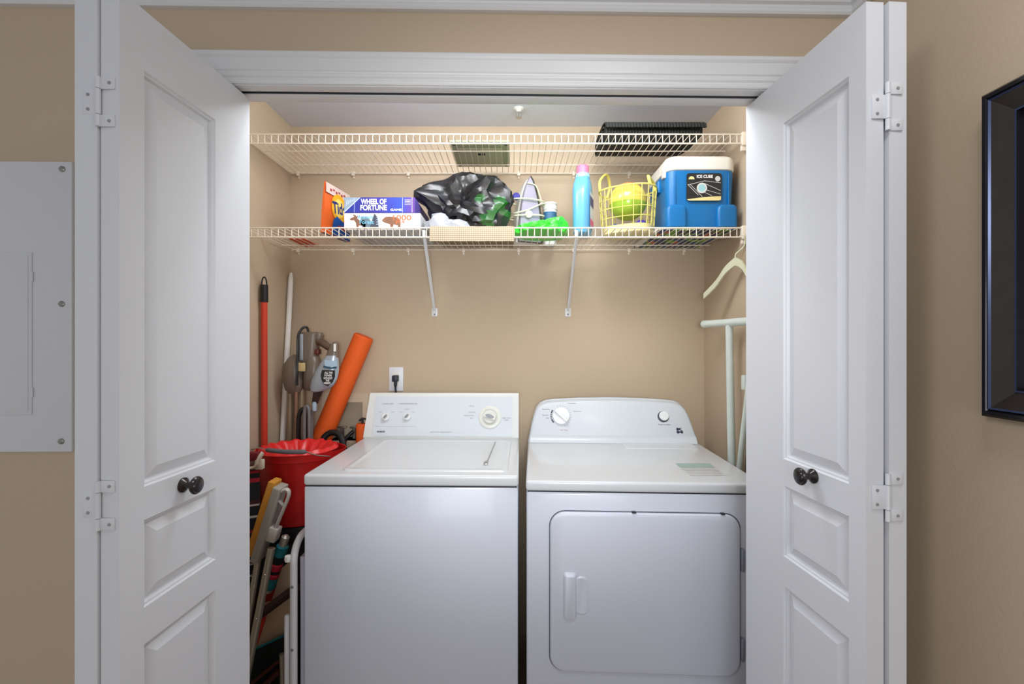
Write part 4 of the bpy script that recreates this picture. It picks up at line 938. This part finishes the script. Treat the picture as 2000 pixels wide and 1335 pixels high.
# ------------------------------------------------------------------ left corner: bucket, poles, vacuum, noodle
BX, BY = -0.855, 1.850
BZ0 = P(0, 1030, 1.745).z; BZ1 = P(0, 874, BY).z
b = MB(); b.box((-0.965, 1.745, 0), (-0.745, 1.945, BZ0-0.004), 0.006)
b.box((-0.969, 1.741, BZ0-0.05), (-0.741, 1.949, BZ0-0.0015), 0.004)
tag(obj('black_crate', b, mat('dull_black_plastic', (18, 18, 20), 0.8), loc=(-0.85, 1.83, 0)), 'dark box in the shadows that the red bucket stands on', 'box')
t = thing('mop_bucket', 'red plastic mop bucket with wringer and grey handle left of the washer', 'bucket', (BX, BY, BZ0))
Hb = BZ1-BZ0
b = MB(); n = 56
def brk(r, z, spout):
    out = []
    for j in range(n):
        a = 2*math.pi*j/n; k = r
        w_ = max(0.0, math.cos(a))**10; k += spout*0.027*w_
        w2 = max(0.0, -math.cos(a))**14; k += spout*0.006*w2
        out.append(Vector((BX+k*math.cos(a), BY+k*math.sin(a)*0.90, BZ0+z)))
    return out
b.loft([brk(0.118, 0, 0), brk(0.124, 0.004, 0), brk(0.146, Hb-0.045, 0.2), brk(0.150, Hb-0.030, 0.6), brk(0.156, Hb-0.028, 0.9), brk(0.158, Hb-0.006, 1), brk(0.160, Hb, 1), brk(0.155, Hb, 1), brk(0.150, Hb-0.03, 0.9), brk(0.118, 0.006, 0)])
obj('pail', b, M_red, t)
b = MB(); n = 72; rr = []                          # pleated wringer cone
for r, z, am in ((0.150, Hb-0.002, 0.0), (0.138, Hb+0.010, 0.004), (0.118, Hb+0.004, 0.010), (0.085, Hb-0.03, 0.012), (0.055, Hb-0.075, 0.008)):
    ring = []
    for j in range(n):
        a = 2*math.pi*j/n; s = math.sin(a*16); k = r+am*(1 if s > 0 else -1)*min(1, abs(s)*2)
        ring.append(Vector((BX+k*math.cos(a), BY+k*math.sin(a)*0.90, BZ0+z+am*0.6*(1 if s > 0 else -1)*min(1, abs(s)*2))))
    rr.append(ring)
b.loft(rr, False, False); obj('wringer', b, mat('bright_red_plastic', (222, 40, 40), 0.35), t, label='pleated red wringer cone')
b = MB(); a_ = Vector((BX-0.164, BY-0.01, BZ1-0.004)); g0 = P(520, 878, 1.688); g1 = P(598, 882, 1.688); e_ = Vector((BX+0.150, BY-0.06, BZ1-0.02))
b.tube(smooth([a_, a_+Vector((-0.008, -0.03, 0.006)), a_.lerp(g0, 0.6)+Vector((-0.012, 0, 0.006)), g0], 5)+smooth([g0, g1], 3)[1:]+smooth([g1, g1.lerp(e_, 0.5)+Vector((0.0, -0.015, 0)), e_], 5)[1:], 0.0024, 8)
hd = obj('bail', b, M_steel, t)
b = MB(); b.tube(smooth([g0, g0.lerp(g1, 0.5)+Vector((0, -0.006, -0.002)), g1], 6), [0.006]+[0.0085]*11+[0.006], 12); obj('grip', b, mat('grey_grip', (92, 92, 96), 0.6), hd, label='grey handle grip')
# red pole
t = thing('broom_handle', 'tall red broom pole with a black hanging grip in the left corner', 'broom', (-1.030, 1.92, 0))
b = MB(); zt_ = P(516, 588, 1.92).z; ztop_ = P(516, 556, 1.92).z
b.tube([(-1.0305, 1.92, 0.02), (-1.0325, 1.92, zt_)], 0.0125, 14); obj('pole', b, mat('red_metal_pole', (206, 62, 40), 0.4), t)
b = MB(); b.tube([(-1.0325, 1.92, zt_-0.004), (-1.0325, 1.92, zt_+0.03), (-1.0325, 1.92, ztop_)], [0.0155, 0.0155, 0.0150], 14)
b.tube(arc_pts((-1.0325, 1.92, ztop_), 0.0105, 0, 180, 10, (1, 0, 0), (0, 0, 3.1)), 0.0028, 8); obj('grip', b, M_blackp, t, label='black grip with hanging loop')
b = MB(); b.box((-1.050, 1.965, 0), (-1.006, 1.875, 0.09), 0.006); obj('broom_head', b, M_blackp, t)
# white pole
b = MB(); w0 = P(568, 545, 2.165); w1 = P(552, 860, 2.085); dr_ = (w1-w0)/(w0.z-w1.z)
foot = w1+dr_*w1.z
tip = w0+(w0-w1).normalized()*0.03
b.tube([foot, w1, w0, tip], [0.0125, 0.0125, 0.0118, 0.006], 14)
tag(obj('white_pole', b, M_whitep, loc=tuple(foot)), 'long white pole leaning into the back left corner', 'pole')
# orange pool noodle
b = MB(); ND = 2.135
pts = [P(710, 658, ND), P(678, 735, ND), P(645, 815, ND), P(613, 895, ND)]
lo = pts[-1]; pts += [Vector((lo.x-0.08, ND-0.005, lo.z-0.28)), Vector((lo.x-0.115, ND-0.02, lo.z-0.58)), Vector((lo.x-0.12, ND-0.03, 0.0))]
pts = smooth(pts, 5); a0 = (pts[0]-pts[1]).normalized()
b.tube([pts[0]+a0*0.006]+pts, [0.041]+[0.0455]*len(pts), 24)
bl = MB(); 
tag(obj('pool_noodle', b, M_orange, loc=tuple(pts[-1])), 'long orange foam pool noodle leaning against the back wall', 'pool noodle')
# orange canister with black lever beside the console
t = thing('orange_cylinder', 'orange upright foam cylinder beside the washer console with small black knob on top', 'cylinder', (-0.7000, 2.150, 0))
b = MB(); cz = P(0, 829, 2.12).z; b.lathe([(0.025, 0), (0.027, 0.004), (0.027, cz-0.006), (0.023, cz), (0, cz)], Matrix.Translation((-0.700, 2.150, 0)), 24); obj('body', b, M_orange, t)
b = MB(); b.tube([(-0.697, 2.150, cz-0.002), (-0.697, 2.150, cz+0.018)], 0.0055, 8); b.tube([(-0.712, 2.145, cz+0.014), (-0.697, 2.150, cz+0.024), (-0.682, 2.152, cz+0.020)], 0.0045, 8); obj('lever', b, M_blackp, t)
# black hoses
b = MB(); b.tube(smooth([P(628, 880, 2.05), P(632, 856, 2.06), P(645, 845, 2.065), P(659, 846, 2.06), P(668, 858, 2.05), P(672, 885, 2.03)], 6), 0.014, 10)
tag(obj('drain_hose', b, M_blackp, loc=tuple(P(650, 850, 2.06))), 'black curved hose between the orange noodle and the washer', 'hose')
b = MB(); b.tube(smooth([P(668, 900, 2.10), P(673, 862, 2.105), P(681, 850, 2.11), P(690, 842, 2.115)], 5), 0.0085, 10)
tag(obj('hose_wand', b, M_blackp, loc=tuple(P(676, 855, 2.06))), 'short black rod angled toward the orange cylinder behind the washer', 'hose')
# vacuum cleaner
VD = 2.060
t = thing('stick_vacuum', 'taupe and silver upright vacuum cleaner standing behind the red bucket', 'vacuum cleaner', (P(590, 800, VD).x, VD, 0))
m_tp = mat('taupe_plastic', (112, 100, 88), 0.35); m_sil = mat('silver_plastic', (170, 182, 194), 0.28, 0.35); m_dk = mat('dark_taupe_plastic', (58, 52, 48), 0.45)
def pxloft(secs, dep, p=2.4, dd=0.0):
    bb = MB(); rr = []
    for cx, y, hw, dy in secs: rr.append(ell(P(cx, y, VD+dd), (1, 0, 0), (0, 1, 0), hw/F*VD, dy, 24, p))
    bb.loft(rr); return bb
obj('motor_tower', pxloft([(601, 706, 20, 0.030), (602, 690, 19.5, 0.034), (604, 665, 19.5, 0.034), (605, 652, 19, 0.032), (606, 648, 16, 0.024)], 0, 3), m_tp, t)
b = pxloft([(623, 666, 7, 0.018), (624, 655, 8, 0.022), (623, 649, 6, 0.016)], 0, 2.4, -0.005); obj('cap', b, m_tp, t)
b = MB(); b.box(P(585, 703, VD-0.036), P(593, 652, VD-0.028), 0.002); obj('trim_strip', b, m_sil, t, label='bright silver strip on the tower')
b = MB(); b.tube([P(617, 664, VD-0.005), P(630, 669, VD-0.015), P(645, 680, VD-0.025)], [0.018, 0.017, 0.015], 14); obj('carry_handle', b, mat('brown_taupe_plastic', (92, 74, 60), 0.4), t)
b = MB(); b.box(P(612, 692, VD-0.025), P(628, 681, VD+0.01), 0.004); obj('release_button', b, mat('maroon_plastic', (92, 34, 28), 0.4), t, label='maroon release button')
obj('dust_housing', pxloft([(577, 768, 10, 0.02), (575, 760, 16, 0.032), (574, 745, 19, 0.038), (573, 728, 18.5, 0.040), (574, 710, 17, 0.036), (577, 698, 12, 0.026), (580, 692, 6, 0.014)], 0, 2.6, -0.010), m_tp, t)
obj('dust_housing', pxloft([(608, 762, 8, 0.018), (609, 755, 15, 0.030), (611, 735, 17, 0.036), (612, 712, 16, 0.036), (611, 697, 12, 0.028), (610, 690, 6, 0.014)], 0, 2.4, -0.004), m_tp, t)
b = MB(); b.box(P(582, 725, VD-0.054), P(597, 708, VD-0.044), 0.002); obj('badge', b, mat('cream_badge', (196, 172, 124), 0.5), t, label='cream badge')
# tilted silver shield with the black badge
b = MB(); rr = []
for cx, y, hw, dy in ((613, 766, 3, 0.006), (620, 763, 13, 0.016), (628, 754, 22, 0.022), (634, 740, 24, 0.024), (640, 722, 21.5, 0.024), (645, 705, 16, 0.022), (649, 694, 11, 0.018)): rr.append(ell(P(cx, y, VD-0.062), (1, 0, 0), (0, 1, 0), hw/F*VD, dy, 24, 2.2))
b.loft(rr); sh = obj('shield', b, m_sil, t, label='silver teardrop shield')
b = MB(); rr = []
for cx, y, hw, dy in ((648.5, 698, 12, 0.017), (650, 688, 10, 0.017), (653, 676, 8.0, 0.016), (654.5, 669, 5.5, 0.012), (655, 666.5, 2, 0.005)): rr.append(ell(P(cx, y, VD-0.062), (1, 0, 0), (0, 1, 0), hw/F*VD, dy, 20, 2.4))
b.loft(rr); obj('shield_cap', b, m_tp, t)
sdp = VD-0.062-0.0255; bm_ = MB()
def shp(pts, dd=0.0): return [P(x, y, sdp-dd) for x, y in pts]
bm_.loft([shp([(629, 722), (654, 723), (654.5, 735), (650, 746), (640, 754), (633, 751), (628, 742), (626.5, 732)], d_) for d_ in (-0.006, 0.0015)])
bd = obj('badge', bm_, mat('black_label', (34, 36, 38), 0.4), sh, label='black badge with white lettering')
b = MB(); TMx = lambda x, y: frame(P(x, y, sdp-0.0022), (1, 0, 0), (0, 0, 1))
for s_, x, y, wpx in (('ALL THE', 641.5, 727.5, 15), ('POWER', 641, 733, 14), ('WITHOUT', 640.5, 738.2, 17), ('THE', 639.5, 743, 7), ('WEIGHT', 639, 748, 13)): b.text(s_, TMx(x, y), wpx/F*VD, 3.9/F*VD, 0.03)
obj('lettering', b, mat('white_ink', (244, 244, 246), 0.5), bd)
b = MB(); b.mi = 0; b.loft([shp([(634, 703), (657, 704), (659, 716), (634, 715)], d_) for d_ in (-0.008, 0.0008)]); b.mi = 1; b.loft([shp([(632, 713), (646, 717), (658, 715), (657, 719), (645, 720.5), (631, 717)], d_) for d_ in (-0.004, 0.0016)])
obj('window', b, [mat('pale_blue_clear_plastic', (170, 196, 214), 0.2), mat('dark_teal_plastic', (52, 84, 108), 0.3)], sh, label='pale blue window')
b = MB(); b.loft([[P(x, y, sdp+0.008-d_) for x, y in rrect(651.5, 671, 656.5, 686, 2, 4)] for d_ in (0, 0.003)]); obj('badge', b, M_whitep, sh, label='small white tag')
b = MB(); b.tube([P(622, 762, VD-0.05), P(618, 775, VD-0.04), P(615, 786, VD-0.03)], [0.020, 0.016, 0.013], 12); obj('neck', b, m_dk, t)
b = MB(); b.box(P(609.5, 803, VD-0.050), P(620, 783, VD-0.030), 0.004); obj('clip', b, mat('powder_blue_plastic', (168, 196, 216), 0.35), t, label='powder blue clip')
b = MB()
for x0_, x1_, r in ((567, 566, 0.0135), (590, 588, 0.014)):
    a = P(x0_, 758, VD); c = P(x1_, 860, VD); e = c+(c-a)*((c.z-0.05)/(a.z-c.z)); b.tube([a, c, e], r, 14)
obj('wand', b, mat('tan_metal_tube', (150, 134, 110), 0.35, 0.3), t, label='tan extension wands')
b = MB(); b.tube([P(578.5, 755, VD-0.03), P(578, 860, VD-0.02), Vector((P(578, 860, VD).x, VD-0.02, 0.05))], 0.006, 10); obj('wand', b, mat('dusty_pink_tube', (150, 112, 92), 0.5), t)
b = MB(); s1 = P(582, 856, VD-0.045); 
b.tube(smooth([P(580, 752, VD-0.052), P(580, 720, VD-0.058), P(581.5, 690, VD-0.045), P(582, 658, VD-0.042), P(587, 645, VD-0.03), P(594, 638.5, VD-0.02), P(600, 640, VD-0.012), P(602, 648, VD-0.008)], 5), 0.0055, 8)
b.tube(smooth([P(583, 920, VD-0.040), P(583, 830, VD-0.046), P(586, 805, VD-0.048), P(594, 800, VD-0.044), P(597, 830, VD-0.04), P(597, 920, VD-0.03)], 5), 0.0095, 10)
obj('hose', b, M_blackp, t, label='black hose')
b = MB(); b.tube(smooth([P(594.5, 930, VD-0.058), P(594.5, 830, VD-0.06), P(595.5, 800, VD-0.06), P(599, 793, VD-0.06), P(603, 800, VD-0.06), P(604, 830, VD-0.06), P(604, 930, VD-0.058)], 5), 0.0075, 10)
b.tube([P(608, 800, VD-0.02), P(606.5, 930, VD-0.02)], 0.009, 10)
obj('crevice_tool', b, mat('mid_grey_plastic', (112, 112, 112), 0.45), t, label='grey looped tool')
b = MB(); b.box((P(590, 0, VD).x-0.055, VD-0.075, 0), (P(590, 0, VD).x+0.075, VD+0.035, 0.07), 0.015); obj('floor_head', b, m_dk, t)

# ------------------------------------------------------------------ left foreground clutter beside the washer
def sheet(pts, th=0.004, sag=0.0, n=10):
    """sheet through four corners (bl, br, tr, tl) with a soft wave"""
    bl, br, tr, tl = [Vector(p) for p in pts]; nrm = (br-bl).cross(tl-bl).normalized(); bb = MB(); fr, bk = [], []
    for j in range(n+1):
        rf, rb = [], []
        for i in range(n+1):
            u, v = i/n, j/n; p = (bl*(1-u)+br*u)*(1-v)+(tl*(1-u)+tr*u)*v
            p = p+nrm*(sag*(math.sin(math.pi*u)*math.sin(math.pi*v)+0.35*math.sin(7*u+3*v)))
            rf.append(p+nrm*th/2); rb.append(p-nrm*th/2)
        fr.append(rf); bk.append(rb)
    F_ = [bb.vs(r) for r in fr]; B_ = [bb.vs(r) for r in bk]
    for j in range(n):
        for i in range(n):
            bb.f([F_[j][i], F_[j][i+1], F_[j+1][i+1], F_[j+1][i]]); bb.f([B_[j][i], B_[j+1][i], B_[j+1][i+1], B_[j][i+1]])
    for i in range(n):
        bb.f([F_[0][i], B_[0][i], B_[0][i+1], F_[0][i+1]]); bb.f([F_[n][i], F_[n][i+1], B_[n][i+1], B_[n][i]])
        bb.f([F_[i][0], F_[i+1][0], B_[i+1][0], B_[i][0]]); bb.f([F_[i][n], B_[i][n], B_[i+1][n], F_[i+1][n]])
    return bb
# sponge mop, head up
MD = 1.585
t = thing('sponge_mop', 'sponge mop standing head up with yellow sponge in a grey holder', 'mop', (-0.99, 1.53, 0))
hA, hB = P(540, 945, MD), P(497, 1082, MD); axm = (hB-hA).normalized(); sdm = Vector((axm.z*-1, 0, axm.x)); sdm = Vector((-axm.z, 0, axm.x))
if sdm.x < 0: sdm = -sdm
Lh = (hB-hA).length
Mm = frame(hA, axm, sdm)                           # x down the head, y to the right, z toward/away
zsg = 1 if (Mm.to_3x3() @ Vector((0, 0, 1))).y < 0 else -1
def mbx(b, x0, x1, y0, y1, z0, z1, bev=0.0): b.box((x0, y0, min(z0*zsg, z1*zsg)), (x1, y1, max(z0*zsg, z1*zsg)), bev, M=Mm)
b = MB(); mbx(b, -0.012, Lh+0.0, -0.021, 0.004, -0.03, 0.026, 0.005); obj('sponge', b, mat('yellow_sponge', (212, 150, 56), 0.9, bump=(400, 0.8), var=((196, 128, 40), 30)), t)
b = MB(); mbx(b, 0.0, Lh+0.012, 0.003, 0.030, -0.032, 0.032, 0.004)
for k in range(4): mbx(b, 0.004, Lh+0.006, 0.006+k*0.006, 0.0085+k*0.006, 0.031, 0.034)
m_mg = mat('grey_mop_plastic', (168, 164, 156), 0.45)
obj('holder', b, m_mg, t)
b = MB()
lp2 = [Mm @ Vector((x, y, 0.012*zsg)) for x, y in ((0.012, 0.030), (0.002, 0.040), (0.006, 0.052), (0.03, 0.056), (0.10, 0.050), (0.155, 0.046))]
b.tube(smooth(lp2, 5), 0.006, 10, flat=1.6); b.tube([Mm @ Vector((0.045, 0.030, 0.012*zsg)), Mm @ Vector((0.06, 0.055, 0.012*zsg))], 0.006, 8)
mbx(b, 0.135, 0.185, 0.028, 0.062, -0.012, 0.026, 0.006)
obj('squeeze_lever', b, mat('pale_grey_plastic', (196, 192, 184), 0.4), t)
b = MB(); r0 = Mm @ Vector((Lh+0.004, 0.018, 0.004*zsg)); r1 = P(489, 1180, MD); 
def rod(a, c, r):
    d_ = (c-a)/(a.z-c.z); e = a+d_*(a.z-0.02); b.tube([a, c, e], r, 12)
rod(r0, P(491, 1170, MD-0.01), 0.0105); obj('rod', b, M_alum, t)
b = MB(); rod(P(530, 1070, MD-0.02), P(505, 1200, MD-0.025), 0.0125)
for y in (1120, 1205): 
    f_ = (y-1070)/130; q = P(530, 1070, MD-0.02).lerp(P(505, 1200, MD-0.025), f_); b.lathe([(0.005, 0), (0.004, 0.002), (0, 0.002)], frame(q+Vector((0, -0.0125, 0)), (1, 0, 0), (0, 0, 1)), 10, False)
obj('rod', b, M_alum, t)
# striped folded chair left of the bucket
m_st = stripe_mat('red_white_navy_stripes', [(0.0, (18, 20, 26)), (0.30, (170, 24, 44)), (0.37, (20, 20, 26)), (0.45, (170, 24, 44)), (0.50, (20, 24, 40)), (0.70, (196, 190, 180)), (0.74, (18, 20, 26)), (0.90, (190, 180, 170)), (0.93, (60, 18, 24))], 2, 1/0.21)
t = thing('lawn_chair', 'folded lawn chair with black red and white striped fabric left of the red bucket', 'folding chair', (-0.97, 1.62, 0))
b = sheet([(-1.045, 1.60, 0.55), (-0.905, 1.648, 0.55), (-0.900, 1.644, 0.958), (-1.045, 1.60, 0.958)], 0.012, 0.006); obj('fabric_back', b, m_st, t)
b = MB(); b.tube(smooth([(-0.955, 1.635, 0.955), P(497, 912, 1.62), P(507, 893, 1.62), P(513, 884, 1.63)], 5), 0.0055, 8, flat=1.8); obj('strap', b, mat('cream_webbing', (206, 194, 176), 0.8), t)
b = MB(); b.box(P(503, 914, 1.645), P(512, 898, 1.625), 0.003); obj('tag', b, mat('cream_webbing', (206, 194, 176), 0.8), t)
b = MB(); b.box(P(488, 897, 1.66), P(503, 884, 1.63), 0.006); obj('carry_flap', b, mat('maroon_fabric', (110, 22, 28), 0.9), t)
b = MB()
for x in (-1.040, -1.000): b.tube([(x, 1.640, 0.94), (x, 1.640, 0.02)], 0.009, 10)
obj('frame_tube', b, M_alum, t)
# folded beach chair with teal/red bands and beige cloth
t = thing('beach_chair', 'folded beach chair with teal and red banded tube and beige fabric beside the washer', 'folding chair', (-0.82, 1.62, 0))
a = P(559, 1045, 1.63); c = P(527, 1140, 1.63); dv = c-a
b = MB(); b.tube([a-dv*0.01, a+dv*0.03, a+dv*0.26, c, c+dv*0.15], [0.006, 0.0145, 0.0150, 0.0150, 0.015], 14); obj('frame_tube', b, M_alum, t)
def band(f0, f1, r, m, lab): 
    b = MB(); b.tube([a+dv*f0, a+dv*(f0+0.02), a+dv*(f1-0.02), a+dv*f1], [r-0.003, r, r, r-0.003], 14); obj('fabric_band', b, m, t, label=lab)
m_teal = mat('teal_fabric', (20, 112, 122), 0.8); m_rf = mat('crimson_fabric', (176, 24, 46), 0.8); m_bf = mat('black_fabric', (18, 20, 22), 0.9)
band(0.20, 0.42, 0.021, m_teal, 'teal band'); band(0.42, 0.56, 0.020, m_bf, 'black band'); band(0.56, 0.70, 0.022, m_rf, 'crimson band'); band(0.70, 0.76, 0.0205, m_bf, 'black band'); band(0.76, 0.86, 0.022, m_rf, 'crimson band'); band(0.86, 1.08, 0.0215, m_teal, 'teal band')
m_be = mat('beige_canvas', (210, 182, 154), 0.9, var=((180, 150, 122), 10)); m_wood = mat('brown_wood_arm', (70, 44, 32), 0.5, var=((48, 28, 22), 30)); m_dkf = mat('dark_green_canvas', (16, 26, 26), 0.9)
obj('seat_fabric', sheet([P(500, 1275, 1.67), P(578, 1262, 1.67), P(578, 1085, 1.67), P(520, 1135, 1.67)], 0.006, 0.008), m_be, t)
b = MB(); b.box((0, -0.014, -0.010), (0.16, 0.014, 0.010), 0.004, M=frame(P(503, 1203, 1.60), P(568, 1155, 1.625)-P(503, 1203, 1.60), (0, -0.5, 1))); obj('armrest', b, m_wood, t, label='brown wooden armrest')
obj('red_panel', sheet([P(509, 1178, 1.64), P(530, 1172, 1.64), P(540, 1142, 1.64), P(514, 1150, 1.64)], 0.005, 0.002), mat('dark_red_fabric', (150, 18, 20), 0.85), t)
obj('red_panel', sheet([P(489, 1262, 1.63), P(504, 1256, 1.63), P(521, 1200, 1.63), P(500, 1206, 1.63)], 0.005, 0.002), mat('scarlet_fabric', (196, 40, 22), 0.85), t)
obj('dark_fabric', sheet([P(470, 1700, 1.64), P(575, 1700, 1.65), P(572, 1232, 1.65), P(470, 1280, 1.645)], 0.006, 0.006), m_dkf, t)
b = MB(); b.tube([P(480, 1277, 1.640), P(500, 1266, 1.642), P(570, 1233, 1.645)], 0.004, 8); obj('teal_piping', b, m_teal, t)
b = MB()
for y0_, y1_, r in ((1345, 1290, 0.006), (1375, 1310, 0.010)): b = MB(); b.tube([P(478, y0_, 1.612), P(545, y1_, 1.622)], r, 8); obj('wood_slat', b, mat('dark_reddish_wood', (84, 34, 24), 0.5), t)
b = MB(); b.tube([(-0.94, 1.60, 0.02), (-0.80, 1.62, 0.02)], 0.012, 10); b.tube([(-0.94, 1.60, 0.02), (-0.93, 1.605, 0.30)], 0.010, 10); b.tube([(-0.80, 1.62, 0.02), (-0.81, 1.625, 0.30)], 0.010, 10); obj('frame_tube', b, M_alum, t)
# white folded step stool against the washer side
t = thing('step_stool', 'white tubular folding step stool standing folded against the washer side', 'step stool', (-0.705, 1.6, 0))
m_ws = mat('white_tube_enamel', (214, 214, 218), 0.35)
b = MB(); X_ = -0.700; y1_, y2_, zt_, r_ = 1.478, 1.690, 0.760, 0.068
pts = [(X_, y1_, 0.0), (X_, y1_, 0.4)]+[tuple(p) for p in arc_pts((X_, y1_+r_, zt_-r_), r_, 180, 90, 8, (0, 1, 0), (0, 0, 1))]+[tuple(p) for p in arc_pts((X_, y2_-r_, zt_-r_), r_, 90, 0, 8, (0, 1, 0), (0, 0, 1))]+[(X_, y2_, 0.4), (X_, y2_, 0.0)]
b.tube(pts, 0.0115, 14); obj('front_frame', b, m_ws, t)
b = MB(); X2 = -0.682
pts = [(X2, 1.505, 0.0), (X2, 1.505, 0.55), (X2-0.004, 1.51, 0.695), (X2-0.004, 1.64, 0.695), (X2, 1.645, 0.5), (X2, 1.645, 0)]
b.tube(pts, 0.0085, 12); obj('inner_frame', b, mat('lilac_white_enamel', (200, 198, 214), 0.35), t)
b = MB(); zt2 = P(0, 1200, 1.48).z; b.tube([(-0.722, 1.480, 0.0), (-0.722, 1.480, zt2-0.004), (-0.722, 1.480, zt2)], [0.0088, 0.0088, 0.006], 12); obj('rear_leg', b, m_ws, t)
b = MB(); pz = P(563, 1090, 1.478); b.lathe([(0.0, 0.012), (0.010, 0.009), (0.012, 0.0), (0.010, -0.009), (0.0, -0.012)], Matrix.Translation((pz.x+0.0, 1.478, pz.z)), 14, False); b.tube([(pz.x, 1.478, pz.z), (X_, 1.478, pz.z)], 0.006, 8); obj('pivot_knob', b, M_whitep, t)
b = MB(); 
for zz in (0.62, 0.42): b.lathe([(0.005, 0), (0.004, 0.002), (0, 0.002)], frame((X_, 1.4665, zz), (1, 0, 0), (0, 0, 1)), 10, False)
obj('rivet', b, M_grey, t)
b = MB(); b.box((-0.726, 1.462, 0.10), (-0.6895, 1.70, 0.125), 0.004); obj('step_tread', b, mat('grey_rubber', (90, 92, 80), 0.8), t)
